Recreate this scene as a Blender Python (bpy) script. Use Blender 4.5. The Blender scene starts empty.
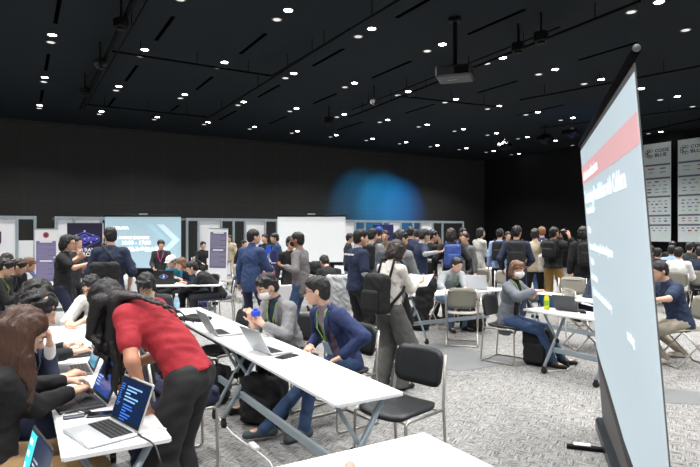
EXPO = 0.0
import bpy, math, random
import numpy as np
from mathutils import Vector, Matrix

random.seed(7)
sc = bpy.context.scene
COL = sc.collection
R = math.radians

# ------------------------------------------------------------------ camera
FPX, CX, HY, CAMZ = 558.0, 350.0, 231.0, 1.66
YAW = R(30.8)
SN, CS = math.sin(YAW), math.cos(YAW)
H_D2 = 59.2            # heading (degrees clockwise from the view axis) of the room's long side
H_D1 = -30.8
D1 = Vector((-SN, CS, 0)); D2 = Vector((CS, SN, 0))

def W(px, Y, z=0.0):                    # a place on a level, found by its bearing and distance
    return Vector(((px - CX) / FPX * Y, Y, z))
def Z(py, Y):
    return CAMZ - (py - HY) / FPX * Y
def T(px, py, z):                       # the point at height z seen at px,py
    Y = (CAMZ - z) * FPX / (py - HY)
    return Vector(((px - CX) / FPX * Y, Y, z))
def V(px, py, Y):
    return Vector(((px - CX) / FPX * Y, Y, Z(py, Y)))
def P(a, b, z=0.0):                     # room coordinates
    return Vector((a * D2.x + b * D1.x, a * D2.y + b * D1.y, z))
def onb(px, b):                         # point on the plane b=const at picture column px -> (a, depth)
    u = (px - CX) / FPX
    t = b / (CS - SN * u)
    return t * (CS * u + SN), t
def hd(h):
    return Vector((math.sin(R(h)), math.cos(R(h)), 0))

# ------------------------------------------------------------------ materials
_m = {}
def mat(name, col, rough=0.6, metal=0.0, noise=0.0, nscale=20, bump=0.0, bscale=60, emit=None, estr=0.0, alpha=1.0, trans=0.0, spec=None, stretch=None, sheen=0.0):
    if name in _m: return _m[name]
    m = bpy.data.materials.new(name); m.use_nodes = True
    nt = m.node_tree; b = nt.nodes['Principled BSDF']
    c = (col[0], col[1], col[2], 1)
    b.inputs['Base Color'].default_value = c
    b.inputs['Roughness'].default_value = rough
    b.inputs['Metallic'].default_value = metal
    if spec is not None: b.inputs['Specular IOR Level'].default_value = spec
    if sheen: b.inputs['Sheen Weight'].default_value = sheen
    if trans:
        b.inputs['Transmission Weight'].default_value = trans
    if alpha < 1: b.inputs['Alpha'].default_value = alpha
    if emit:
        b.inputs['Emission Color'].default_value = (*emit, 1)
        b.inputs['Emission Strength'].default_value = estr
    if noise or bump:
        tc = nt.nodes.new('ShaderNodeTexCoord')
        src = tc.outputs['Object']
        if stretch:
            mp = nt.nodes.new('ShaderNodeMapping'); mp.inputs['Scale'].default_value = stretch
            nt.links.new(src, mp.inputs['Vector']); src = mp.outputs['Vector']
    if noise:
        n = nt.nodes.new('ShaderNodeTexNoise'); n.inputs['Scale'].default_value = nscale
        n.inputs['Detail'].default_value = 3
        nt.links.new(src, n.inputs['Vector'])
        mx = nt.nodes.new('ShaderNodeMix'); mx.data_type = 'RGBA'
        mx.inputs[6].default_value = tuple(max(0, v * (1 - noise)) for v in col) + (1,)
        mx.inputs[7].default_value = tuple(min(1, v * (1 + noise)) for v in col) + (1,)
        nt.links.new(n.outputs['Fac'], mx.inputs[0])
        nt.links.new(mx.outputs[2], b.inputs['Base Color'])
    if bump:
        n2 = nt.nodes.new('ShaderNodeTexNoise'); n2.inputs['Scale'].default_value = bscale
        nt.links.new(src, n2.inputs['Vector'])
        bp = nt.nodes.new('ShaderNodeBump'); bp.inputs['Strength'].default_value = bump
        bp.inputs['Distance'].default_value = 0.01
        nt.links.new(n2.outputs['Fac'], bp.inputs['Height'])
        nt.links.new(bp.outputs['Normal'], b.inputs['Normal'])
    _m[name] = m
    return m
def srgb(r, g, b):
    f = lambda v: (v / 255 / 12.92) if v / 255 <= 0.04045 else ((v / 255 + 0.055) / 1.055) ** 2.4
    return (f(r), f(g), f(b))
def cloth(name, rgb, rough=0.85, noise=0.12):
    return mat('fabric_' + name, srgb(*rgb), rough, noise=noise, nscale=9, bump=0.25, bscale=90)
def hairm(name, rgb):
    return mat('hair_' + name, srgb(*rgb), 0.5, noise=0.45, nscale=30, bump=0.6, bscale=55, stretch=(3, 3, 0.5))

# ------------------------------------------------------------------ mesh collecting
class MB:
    def __init__(s):
        s.v = []; s.f = []; s.mi = []; s.cur = 0
    def add(s, vs, fs):
        o = len(s.v); s.v += [tuple(v) for v in vs]
        for f in fs:
            s.f.append(tuple(i + o for i in f)); s.mi.append(s.cur)
        return s
    def box(s, c, size, rot=0.0, M=None, bev=0.0):
        x, y, z = (q / 2 for q in size)
        if bev <= 0:
            vs = [Vector((i, j, k)) for i in (-x, x) for j in (-y, y) for k in (-z, z)]
            fs = [(0, 1, 3, 2), (4, 6, 7, 5), (0, 4, 5, 1), (2, 3, 7, 6), (0, 2, 6, 4), (1, 5, 7, 3)]
        else:
            b = min(bev, x * .98, y * .98, z * .98)
            vs = []; 
            for i in (-1, 1):
                for j in (-1, 1):
                    for k in (-1, 1):
                        vs += [Vector((i * x, j * (y - b), k * (z - b))), Vector((i * (x - b), j * y, k * (z - b))), Vector((i * (x - b), j * (y - b), k * z))]
            def q(i, j, k, w): return (((i > 0) * 4 + (j > 0) * 2 + (k > 0)) * 3 + w)
            fs = []
            for i in (-1, 1):
                fs.append([q(i, -1, -1, 0), q(i, 1, -1, 0), q(i, 1, 1, 0), q(i, -1, 1, 0)][::i])
                fs.append([q(-1, i, -1, 1), q(-1, i, 1, 1), q(1, i, 1, 1), q(1, i, -1, 1)][::i])
                fs.append([q(-1, -1, i, 2), q(1, -1, i, 2), q(1, 1, i, 2), q(-1, 1, i, 2)][::i])
            for i in (-1, 1):
                for j in (-1, 1):
                    e = [q(i, j, -1, 0), q(i, j, 1, 0), q(i, j, 1, 1), q(i, j, -1, 1)]; fs.append(e[::-1] if i * j > 0 else e)
                    e = [q(i, -1, j, 0), q(i, 1, j, 0), q(i, 1, j, 2), q(i, -1, j, 2)]; fs.append(e if i * j > 0 else e[::-1])
                    e = [q(-1, i, j, 1), q(1, i, j, 1), q(1, i, j, 2), q(-1, i, j, 2)]; fs.append(e[::-1] if i * j > 0 else e)
                    for k in (-1, 1):
                        t = [q(i, j, k, 0), q(i, j, k, 1), q(i, j, k, 2)]; fs.append(t if i * j * k > 0 else t[::-1])
        A = M if M is not None else Matrix.Rotation(rot, 4, 'Z')
        c = Vector(c)
        s.add([c + (A @ v) for v in vs], fs)
        return s
    def tube(s, pts, r, n=8, flat=1.0, cap=True):
        pts = [Vector(p) for p in pts]
        rs = r if isinstance(r, (list, tuple)) else [r] * len(pts)
        o = []; up = None
        for i, p in enumerate(pts):
            a = pts[max(0, i - 1)]; b = pts[min(len(pts) - 1, i + 1)]
            d = (b - a).normalized()
            if up is None:
                up = Vector((0, 0, 1)) if abs(d.z) < 0.9 else Vector((1, 0, 0))
            sd = d.cross(up)
            if sd.length < 1e-4: sd = d.orthogonal()
            sd.normalize(); up = sd.cross(d).normalized()
            for k in range(n):
                t = 2 * math.pi * k / n
                o.append(p + sd * math.cos(t) * rs[i] + up * math.sin(t) * rs[i] * flat)
        fs = []
        for i in range(len(pts) - 1):
            for k in range(n):
                a = i * n + k; b = i * n + (k + 1) % n
                fs.append((a, b, b + n, a + n))
        if cap:
            fs.append(tuple(range(n))[::-1]); fs.append(tuple((len(pts) - 1) * n + k for k in range(n)))
        s.add(o, fs)
        return s
    def disc(s, c, r, n=20, M=None, h=0.0):
        A = M if M is not None else Matrix.Identity(3)
        s.tube([Vector(c) - A @ Vector((0, 0, h / 2 + 1e-4)), Vector(c) + A @ Vector((0, 0, h / 2 + 1e-4))], r, n)
        return s
    def lathe(s, prof, c=(0, 0, 0), n=16):
        c = Vector(c); vs = []; fs = []
        for r, z in prof:
            for k in range(n):
                t = 2 * math.pi * k / n
                vs.append(c + Vector((r * math.cos(t), r * math.sin(t), z)))
        for i in range(len(prof) - 1):
            for k in range(n):
                a = i * n + k; b = i * n + (k + 1) % n
                fs.append((a, b, b + n, a + n))
        fs.append(tuple(range(n))[::-1]); fs.append(tuple((len(prof) - 1) * n + k for k in range(n)))
        s.add(vs, fs); return s
    def ell(s, c, r, n=12, M=None):
        A = M if M is not None else Matrix.Identity(3); c = Vector(c)
        vs = []; fs = []
        for i in range(1, n // 2):
            ph = math.pi * i / (n // 2)
            for k in range(n):
                t = 2 * math.pi * k / n
                vs.append(c + A @ Vector((r[0] * math.sin(ph) * math.cos(t), r[1] * math.sin(ph) * math.sin(t), r[2] * math.cos(ph))))
        m = n // 2 - 1
        for i in range(m - 1):
            for k in range(n):
                a = i * n + k; b = i * n + (k + 1) % n
                fs.append((a, a + n, b + n, b))
        vs += [c + A @ Vector((0, 0, r[2])), c - A @ Vector((0, 0, r[2]))]
        for k in range(n):
            fs.append((len(vs) - 2, k, (k + 1) % n)); fs.append((len(vs) - 1, (m - 1) * n + (k + 1) % n, (m - 1) * n + k))
        s.add(vs, fs); return s
    def build(s, name, m=None, parent=None, smooth=False, loc=None, rot=None):
        me = bpy.data.meshes.new(name)
        me.from_pydata(s.v, [], s.f); me.update()
        ms = m if isinstance(m, (list, tuple)) else ([m] if m else [])
        for q in ms: me.materials.append(q)
        if len(ms) > 1: me.polygons.foreach_set('material_index', s.mi)
        if smooth: me.shade_smooth()
        o = bpy.data.objects.new(name, me); COL.objects.link(o)
        if parent: o.parent = parent
        if loc is not None: o.location = loc
        if rot is not None: o.rotation_euler = (0, 0, rot)
        return o

def tag(o, label=None, cat=None, group=None, kind=None):
    if label: o['label'] = label
    if cat: o['category'] = cat
    if group: o['group'] = group
    if kind: o['kind'] = kind
    return o
def empty(name, loc, heading=0.0, label=None, cat=None, group=None):
    o = bpy.data.objects.new(name, None); COL.objects.link(o)
    o.location = loc; o.rotation_euler = (0, 0, -R(heading)); o.empty_display_size = 0.1
    return tag(o, label, cat, group)
def copy_tree(o, parent=None):
    c = o.copy(); COL.objects.link(c)
    if parent: c.parent = parent
    for ch in list(o.children): copy_tree(ch, c)
    return c

_txt = {}
def text_mesh(s, size, align='LEFT', depth=0.0, bold=0.0):
    key = (s, size, align, depth, bold)
    if key in _txt: return _txt[key]
    cu = bpy.data.curves.new('t', 'FONT'); cu.body = s; cu.size = size; cu.align_x = align; cu.extrude = depth; cu.offset = bold
    cu.resolution_u = 2
    ob = bpy.data.objects.new('t', cu); COL.objects.link(ob)
    dg = bpy.context.evaluated_depsgraph_get(); dg.update()
    me = bpy.data.meshes.new_from_object(ob.evaluated_get(dg))
    bpy.data.objects.remove(ob)
    _txt[key] = me
    return me
def text(name, s, size, m, parent, M, align='LEFT', depth=0.0008, bold=0.0, sx=1.0):
    """M: 4x4 placing the text plane (x right, y up, z out of the surface) in the parent's space"""
    me = text_mesh(s, size, align, depth, bold).copy()
    me.transform(M @ Matrix.Diagonal((sx, 1, 1, 1)))
    me.materials.clear(); me.materials.append(m)
    o = bpy.data.objects.new(name, me); COL.objects.link(o)
    if parent: o.parent = parent
    return o
def face_M(origin, right, up):
    r = Vector(right).normalized(); u = Vector(up).normalized(); n = r.cross(u)
    M = Matrix.Identity(4)
    for i in range(3):
        M[i][0] = r[i]; M[i][1] = u[i]; M[i][2] = n[i]; M[i][3] = origin[i]
    return M

# ------------------------------------------------------------------ soft solid modelling (union of rounded shapes, skinned)
def rc(a, b, ra, rb):
    return ('rc', np.array(a, float), np.array(b, float), ra, rb)
def el(c, r, M=None):
    return ('el', np.array(c, float), np.array(r, float), None if M is None else np.array(M, float))
def bxp(c, r, M=None, rd=0.01):
    return ('bx', np.array(c, float), np.array(r, float), None if M is None else np.array(M, float), rd)
def _bb(p):
    if p[0] == 'rc':
        m = max(p[3], p[4]); return np.minimum(p[1], p[2]) - m, np.maximum(p[1], p[2]) + m
    if p[0] == 'el':
        m = p[2] if p[3] is None else np.sqrt(((p[3] * p[2][None, :]) ** 2).sum(1))
        return p[1] - m, p[1] + m
    m = p[2] if p[3] is None else np.abs(p[3]) @ p[2]
    return p[1] - m, p[1] + m
def _ev(p, X, Y, Zz):
    if p[0] == 'rc':
        a, b, ra, rb = p[1:]
        ba = b - a; l2 = float(ba @ ba) + 1e-12
        x = X - a[0]; y = Y - a[1]; z = Zz - a[2]
        t = np.clip((x * ba[0] + y * ba[1] + z * ba[2]) / l2, 0, 1)
        return np.sqrt((x - ba[0] * t) ** 2 + (y - ba[1] * t) ** 2 + (z - ba[2] * t) ** 2) - (ra + (rb - ra) * t)
    c = p[1]; x = X - c[0]; y = Y - c[1]; z = Zz - c[2]
    if p[3] is not None:
        m = p[3]
        x, y, z = (x * m[0, 0] + y * m[1, 0] + z * m[2, 0], x * m[0, 1] + y * m[1, 1] + z * m[2, 1], x * m[0, 2] + y * m[1, 2] + z * m[2, 2])
    r = p[2]
    if p[0] == 'el':
        k0 = np.sqrt((x / r[0]) ** 2 + (y / r[1]) ** 2 + (z / r[2]) ** 2)
        k1 = np.sqrt((x / r[0] ** 2) ** 2 + (y / r[1] ** 2) ** 2 + (z / r[2] ** 2) ** 2) + 1e-9
        return k0 * (k0 - 1) / k1
    rd = p[4]
    qx = np.abs(x) - r[0] + rd; qy = np.abs(y) - r[1] + rd; qz = np.abs(z) - r[2] + rd
    return np.sqrt(np.maximum(qx, 0) ** 2 + np.maximum(qy, 0) ** 2 + np.maximum(qz, 0) ** 2) + np.minimum(np.maximum(qx, np.maximum(qy, qz)), 0) - rd

def skin(name, ops, h, m, parent, ext=0.05, smooth=True):
    """ops: ('u', prim, k) smooth union, ('s', prim, k) smooth cut by a shape, ('f', fn) field -> field"""
    us = [o[1] for o in ops if o[0] == 'u']
    lo = np.min([_bb(p)[0] for p in us], axis=0) - ext; hi = np.max([_bb(p)[1] for p in us], axis=0) + ext
    n = np.maximum(np.ceil((hi - lo) / h).astype(int) + 1, 4)
    ax = [(lo[i] + h * np.arange(n[i])).astype(np.float32) for i in range(3)]
    F = np.full(tuple(n), 0.5, np.float32)
    GX, GY, GZ = ax[0][:, None, None], ax[1][None, :, None], ax[2][None, None, :]
    for o in ops:
        if o[0] == 'f':
            F = o[1](F, GX, GY, GZ).astype(np.float32); continue
        p, k = o[1], o[2]
        b0, b1 = _bb(p); mg = 0.03 + k + h
        i0 = np.clip(np.floor((b0 - mg - lo) / h).astype(int), 0, n - 1); i1 = np.clip(np.ceil((b1 + mg - lo) / h).astype(int) + 1, 1, n)
        if (i1 <= i0).any(): continue
        sl = tuple(slice(i0[i], i1[i]) for i in range(3))
        D = _ev(p, GX[sl[0]], GY[:, sl[1]], GZ[:, :, sl[2]])
        A = F[sl]
        if o[0] == 'u':
            if k > 0:
                hh = np.maximum(k - np.abs(A - D), 0) / k
                F[sl] = np.minimum(A, D) - hh * hh * k * 0.25
            else: F[sl] = np.minimum(A, D)
        else:
            D = -D
            if k > 0:
                hh = np.maximum(k - np.abs(A - D), 0) / k
                F[sl] = np.maximum(A, D) + hh * hh * k * 0.25
            else: F[sl] = np.maximum(A, D)
    F[0] = F[-1] = .5; F[:, 0] = F[:, -1] = .5; F[:, :, 0] = F[:, :, -1] = .5
    S = (F < 0)
    cnt = np.zeros(tuple(n - 1), np.int8)
    offs = [(i, j, k) for i in (0, 1) for j in (0, 1) for k in (0, 1)]
    for i, j, k in offs:
        cnt += S[i:n[0] - 1 + i, j:n[1] - 1 + j, k:n[2] - 1 + k]
    act = (cnt > 0) & (cnt < 8)
    I = np.argwhere(act)
    if len(I) == 0: return None
    vid = np.full(act.shape, -1, np.int32); vid[tuple(I.T)] = np.arange(len(I))
    val = {o: F[I[:, 0] + o[0], I[:, 1] + o[1], I[:, 2] + o[2]] for o in offs}
    acc = np.zeros((len(I), 3)); w = np.zeros(len(I))
    for o in offs:
        for d in range(3):
            if o[d] == 0:
                q = list(o); q[d] = 1; q = tuple(q)
                a, b = val[o], val[q]
                c = (a < 0) != (b < 0)
                t = np.where(c, a / np.where(c, a - b, 1), 0)
                pt = np.array(o, float)[None, :].repeat(len(I), 0); pt[:, d] += t
                acc += pt * c[:, None]; w += c
    vs = (I + acc / w[:, None]) * h + lo
    fs = []
    for d in range(3):
        e1, e2 = [(1, 2), (2, 0), (0, 1)][d]
        sa = [slice(1, n[i] - 1) for i in range(3)]; sa[d] = slice(0, n[d] - 1)
        sb = list(sa); sb[d] = slice(1, n[d])
        A = S[tuple(sa)]; B = S[tuple(sb)]
        for flip in (0, 1):
            c = (A & ~B) if not flip else (B & ~A)
            J = np.argwhere(c)
            J = J + np.array([0 if i == d else 1 for i in range(3)])
            def g(u, v):
                K = J.copy(); K[:, e1] -= u; K[:, e2] -= v
                return vid[K[:, 0], K[:, 1], K[:, 2]]
            q = np.stack([g(1, 1), g(0, 1), g(0, 0), g(1, 0)], 1)
            fs.append(q if not flip else q[:, ::-1])
    fs = np.concatenate(fs)
    fs = fs[(fs >= 0).all(1)]
    me = bpy.data.meshes.new(name)
    me.vertices.add(len(vs)); me.vertices.foreach_set('co', vs.astype(np.float32).ravel())
    me.loops.add(len(fs) * 4); me.loops.foreach_set('vertex_index', fs.astype(np.int32).ravel())
    me.polygons.add(len(fs)); me.polygons.foreach_set('loop_start', np.arange(0, len(fs) * 4, 4, dtype=np.int32))
    me.update(calc_edges=True); me.validate()
    if smooth: me.shade_smooth()
    me.materials.append(m)
    o = bpy.data.objects.new(name, me); COL.objects.link(o)
    if parent: o.parent = parent
    return o
def folds(amp, f=1.0, ph=0.0):
    def fn(F, X, Y, Zz):
        n = np.sin(X * 31 * f + 2.2 * np.sin(Zz * 21 * f + ph) + ph) * np.sin(Zz * 37 * f + 2.0 * np.sin(Y * 23 * f + ph * 2) + 1.3 * ph)
        n = n + 0.6 * np.sin((X + Y) * 62 * f + Zz * 40 * f + 1.7 * np.sin(Zz * 33 * f + ph))
        return F + amp * n
    return fn
def cutplane(p, nrm):       # removes the side the normal points to
    p = np.array(p, float); nn = np.array(nrm, float); nn = nn / np.linalg.norm(nn)
    def fn(F, X, Y, Zz):
        return np.maximum(F, (X - p[0]) * nn[0] + (Y - p[1]) * nn[1] + (Zz - p[2]) * nn[2])
    return ('f', fn)
# ------------------------------------------------------------------ people
SKIN = mat('skin', srgb(214, 170, 145), 0.5, noise=0.06, nscale=14)
SKIN_D = mat('skin_tan', srgb(176, 124, 96), 0.5, noise=0.06, nscale=14)
EYE_W = mat('eye_white', srgb(225, 220, 215), 0.3)
EYE_D = mat('eye_dark', srgb(28, 20, 18), 0.2)
LIP = mat('lips', srgb(176, 106, 98), 0.5)
H_BLACK = hairm('black', (26, 24, 25)); H_DARK = hairm('dark_brown', (46, 35, 31)); H_BROWN = hairm('brown', (112, 80, 58))
H_CHEST = hairm('chestnut', (66, 40, 26)); H_LIGHTB = hairm('light_brown', (128, 92, 66)); H_BALD = hairm('thin', (150, 112, 90))
MASKW = mat('mask_white', srgb(240, 240, 240), 0.8, bump=0.2, bscale=40)
MASKB = mat('mask_black', srgb(22, 22, 24), 0.8)
BLACKP = mat('black_plastic', srgb(24, 24, 26), 0.45)
SHOE_B = mat('shoe_black', srgb(26, 25, 26), 0.4, noise=.1)
SHOE_G = mat('shoe_grey_suede', srgb(70, 78, 82), 0.8, noise=.15)
SHOE_W = mat('shoe_white', srgb(210, 206, 200), 0.6, noise=.05)
SHOE_T = mat('shoe_tan', srgb(170, 120, 80), 0.6, noise=.1)
CARDW = mat('badge_white', srgb(225, 235, 240), 0.4)

def unit(v):
    v = Vector(v); return v.normalized()
def frame(up, right0):
    up = unit(up); r = Vector(right0); r = (r - up * r.dot(up)).normalized(); f = up.cross(r)
    return Matrix(((r.x, f.x, up.x), (r.y, f.y, up.y), (r.z, f.z, up.z)))
def ik(a, t, l1, l2, hint):
    d = t - a; L = min(d.length, (l1 + l2) * 0.995); L = max(L, abs(l1 - l2) + .02)
    u = d.normalized(); t = a + u * L
    x = (L * L + l1 * l1 - l2 * l2) / (2 * L)
    y = math.sqrt(max(0, l1 * l1 - x * x))
    h = Vector(hint); h = h - u * h.dot(u)
    if h.length < 1e-4: h = u.orthogonal()
    return a + u * x + h.normalized() * y, t

def person(label, loc, heading, H=1.70, sit=False, pz=None, lean=6, side=0, twist=0, head=(0, 8, 0), hands=None, feet=None,
           elbow=None, top=None, inner=None, pants=None, shoes=SHOE_B, hair=None, skin_m=None, h=0.02, group=None, mask=None,
           glasses=False, lanyard=None, wide=0.0, sex='m', eyes=False, strands=None, legs=True, curl=0.5, neck=None, kneehint=None, cap=None, noface=False, beard=None, fat=1.0, headat=None):
    sm = skin_m or SKIN
    def spine(H, lean):
        s = H / 1.72
        pz_ = pz if pz is not None else (0.54 if sit else 0.93 * s)
        p0 = Vector((0, 0, pz_))
        def sd(t): return Vector((math.sin(R(side)), math.sin(R(lean * t)), math.cos(R(lean * t)))).normalized()
        u1, u2, u3 = sd(.7), sd(1.0), sd(1.12)
        p1 = p0 + u1 * .15 * s; p2 = p1 + u2 * .19 * s; p3 = p2 + u3 * .165 * s
        nl = lean * 0.75 + head[1] * 0.35 + 6 if neck is None else neck
        nu = Vector((math.sin(R(side * .6)), math.sin(R(nl)), math.cos(R(nl)))).normalized()
        yw = R(head[0]); ptc = R(head[1])
        hf = Vector((math.sin(yw) * math.cos(ptc), math.cos(yw) * math.cos(ptc), -math.sin(ptc)))
        hr = Vector((math.cos(yw), -math.sin(yw), 0))
        hu = hr.cross(hf)
        if len(head) > 2 and head[2]:
            q = Matrix.Rotation(R(head[2]), 3, hf); hr = q @ hr; hu = q @ hu
        HM = Matrix(((hr.x, hf.x, hu.x), (hr.y, hf.y, hu.y), (hr.z, hf.z, hu.z)))
        hs = max(0.5 + 0.5 * s, .94)
        hc = p3 + nu * .125 * s + hu * .045 * hs + hf * .02
        return s, p0, u1, u2, u3, p1, p2, p3, nu, hr, hf, hu, HM, hs, hc
    rt = hd(heading + 90); fw = hd(heading)
    if headat:
        zt = Z(headat[1], headat[2])
        if sit:
            lo_, hi_ = 0.0, 62.0
            for _ in range(24):
                md = (lo_ + hi_) / 2
                if spine(H, md)[-1].z > zt: lo_ = md
                else: hi_ = md
            lean = (lo_ + hi_) / 2
        else:
            lo_, hi_ = 1.35, 1.95
            for _ in range(24):
                md = (lo_ + hi_) / 2
                if spine(md, lean)[-1].z > zt: hi_ = md
                else: lo_ = md
            H = (lo_ + hi_) / 2
        hc_ = spine(H, lean)[-1]
        q = W(headat[0], headat[2]); loc = q - rt * hc_.x - fw * hc_.y
    s, p0, u1, u2, u3, p1, p2, p3, nu, hr, hf, hu, HM, hs, hc = spine(H, lean)
    loc = Vector((loc[0], loc[1], 0))
    root = empty('person', loc, heading, label, 'person', group)
    def L(v):
        if isinstance(v, Vector):
            d = v - loc; return Vector((d.dot(rt), d.dot(fw), v.z))
        return Vector(v)
    tr = Vector((math.cos(R(twist)), -math.sin(R(twist)), 0)); tr1 = Vector((math.cos(R(twist * .4)), -math.sin(R(twist * .4)), 0))
    F0, F1, F2, F3 = frame(u1, (1, 0, 0)), frame(u1, tr1), frame(u2, tr), frame(u3, tr)
    pz = p0.z
    def HP(x, y, z): return hc + HM @ (Vector((x, y, z)) * hs)
    def hr_(a, b, c): return (a * hs, b * hs, c * hs)
    # shoulders, arms
    sw = (.168 if sex == 'm' else .148) * s
    arm = {}
    for k, sg in (('R', 1), ('L', -1)):
        sh = p3 - u3 * .062 * s + (F3 @ Vector((sg * sw, 0, 0)))
        hd_ = (hands or {}).get(k)
        if hd_ is None:
            hd_ = ((sg * .22, .26, .70), None, None) if sit else ((sg * .25, .03, .84 * s), None, None)
            if sit: hd_ = ((sg * .16, .36, pz + .12), (0, 0, -1), None)
        tg = L(hd_[0]); pd = hd_[1] if len(hd_) > 1 else None; hdir = hd_[2] if len(hd_) > 2 else None
        hint = (elbow or {}).get(k, (sg * .6, -.8, -.6))
        e, wr = ik(sh, tg, .275 * s, .25 * s, hint)
        fd = (wr - e).normalized()
        if hdir is not None:
            hdir = L(Vector(hdir) + loc) if isinstance(hdir, Vector) else Vector(hdir)
            fd = hdir.normalized()
        pd = Vector(pd) if pd is not None else Vector((-sg, 0, 0)) if not sit else Vector((0, 0, -1))
        pd = pd - fd * pd.dot(fd)
        if pd.length < 1e-3: pd = fd.orthogonal()
        pd.normalize()
        arm[k] = (sh, e, wr, fd, pd, sg)
    # legs
    leg = {}
    for k, sg in (('R', 1), ('L', -1)):
        hp = p0 + (F0 @ Vector((sg * .09 * s, 0, -.03 * s)))
        if sit: hp = p0 + Vector((sg * .09 * s, .02, -.02))
        ft = (feet or {}).get(k)
        if ft is None: ft = (sg * .13, .44 * s, .085) if sit else (sg * .11, .0 + .03 * sg, .085)
        ft = L(ft) if isinstance(ft, Vector) else Vector(ft)
        kh = (kneehint or {}).get(k, (sg * .25, 1, .9 if sit else 0))
        kn, an = ik(hp, ft, .44 * s, .42 * s, kh)
        toe = Vector((sg * .25, 1, 0)).normalized()
        if feet and (k + 'd') in feet: toe = Vector(feet[k + 'd']).normalized()
        leg[k] = (hp, kn, an, toe, sg)
    fr = max(.0085 * s, .42 * h)
    # ---- body
    B = []
    U = lambda p, k=.02: B.append(('u', p, k))
    U(el(p0, (.135 * s, .095 * s, .10 * s), F0)); U(el(p1, (.118 * s, .085 * s, .12 * s), F1), .05); U(el(p2, (.138 * s, .095 * s, .15 * s), F2), .05)
    U(rc(p2 + u2 * .03 * s, p3, .085 * s, .05 * s), .04)
    for k, (sh, e, wr, fd, pd, sg) in arm.items():
        U(rc(p3 - u3 * .03 * s, sh, .05 * s, .048 * s), .03); U(rc(sh, e, .046 * s, .037 * s)); U(rc(e, wr, .037 * s, .026 * s))
        sv = fd.cross(pd) * sg  # thumb side
        sv = fd.cross(pd) if sg > 0 else -fd.cross(pd)
        pm = wr + fd * .05 * s
        PM = np.array(((sv.x, fd.x, pd.x), (sv.y, fd.y, pd.y), (sv.z, fd.z, pd.z)))
        U(bxp(pm, (.038 * s, .048 * s, max(.014, .6 * h)), PM, .012), .015)
        for q, (ox, ln) in enumerate(((.029, .068), (.010, .076), (-.010, .071), (-.029, .056))):
            b0 = wr + fd * .088 * s + sv * ox * s
            a1 = R(18 + 38 * curl); a2 = R(30 + 85 * curl)
            m1 = b0 + (fd * math.cos(a1) + pd * math.sin(a1) + sv * ox * 2.5).normalized() * ln * .52 * s
            m2 = m1 + (fd * math.cos(a2) + pd * math.sin(a2)).normalized() * ln * .5 * s
            U(rc(b0, m1, fr, fr * .95), .005); U(rc(m1, m2, fr * .95, fr * .8), .004)
        t0 = wr + fd * .028 * s + sv * .028 * s
        t1 = t0 + (fd * .55 + sv * .75 + pd * .3).normalized() * .035 * s
        t2 = t1 + (fd * .85 + sv * .3 + pd * .4).normalized() * .032 * s
        U(rc(t0, t1, fr * 1.3, fr * 1.15), .01); U(rc(t1, t2, fr * 1.15, fr * .9), .004)
    for k, (hp, kn, an, toe, sg) in leg.items():
        if not legs: break
        U(rc(hp, kn, .072 * s, .05 * s), .03); U(rc(kn, an, .048 * s, .036 * s)); U(rc(an - Vector((0, 0, .03)), an - Vector((0, 0, .045)) + toe * .13 * s, .035, .028), .02)
    nb = HP(0, -.03, -.06)
    U(rc(p3 - u3 * .02, nb, .052 * s, .048 * s), .03)
    U(el(HP(0, -.012, .03), hr_(.076, .095, .088), HM), .02)
    U(el(HP(0, .03, -.03), hr_(.060, .064, .082), HM), .02)
    U(el(HP(0, .058, -.085), hr_(.032, .03, .024), HM), .025)
    for sg in (1, -1): U(el(HP(sg * .077, -.006, -.008), hr_(.011, .02, .032), HM), .008)
    U(el(HP(0, .076, .026), hr_(.048, .02, .013), HM), .015)
    if h < .019:
        for sg in (1, -1): B.append(('s', el(HP(sg * .031, .104, .006), hr_(.02, .02, .013), HM), .012))
    U(rc(HP(0, .086, .012), HP(0, .108, -.026), .008 * hs, .0135 * hs), .012)
    U(el(HP(0, .086, -.056), hr_(.022, .012, .009), HM), .008)
    skin('body', B, h, sm, root)
    # ---- face details
    if eyes:
        mb = MB()
        for sg in (1, -1):
            mb.cur = 0; mb.ell(HP(sg * .031, .079, .006), hr_(.014, .012, .0085), 10, HM)
            mb.cur = 1; mb.ell(HP(sg * .031, .087, .005), hr_(.0065, .006, .0065), 8, HM)
        mb.build('eyes', [EYE_W, EYE_D], root, True)
        mb = MB()
        for sg in (1, -1): mb.tube([HP(sg * .014, .097, .024), HP(sg * .032, .094, .031), HP(sg * .050, .082, .025)], .0035 * hs, 6)
        mb.build('eyebrows', hair or H_BLACK, root, True)
        if not mask:
            MB().ell(HP(0, .094, -.056), hr_(.021, .007, .0065), 10, HM).build('mouth', LIP, root, True)
    if glasses:
        mb = MB()
        for sg in (1, -1):
            pts = [HP(sg * (.033 + .025 * math.cos(t * math.pi / 6)), .105 - .012 * (abs(math.cos(t * math.pi / 6)) if sg * math.cos(t * math.pi / 6) * sg > 0 else 0), .004 + .018 * math.sin(t * math.pi / 6)) for t in range(13)]
            mb.tube(pts, max(.0022, .0), 5, cap=False)
            mb.tube([HP(sg * .058, .095, .01), HP(sg * .08, .0, .008)], .002, 5)
        mb.tube([HP(-.009, .106, .008), HP(.009, .106, .008)], .002, 5)
        mb.build('glasses', BLACKP, root)
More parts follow.
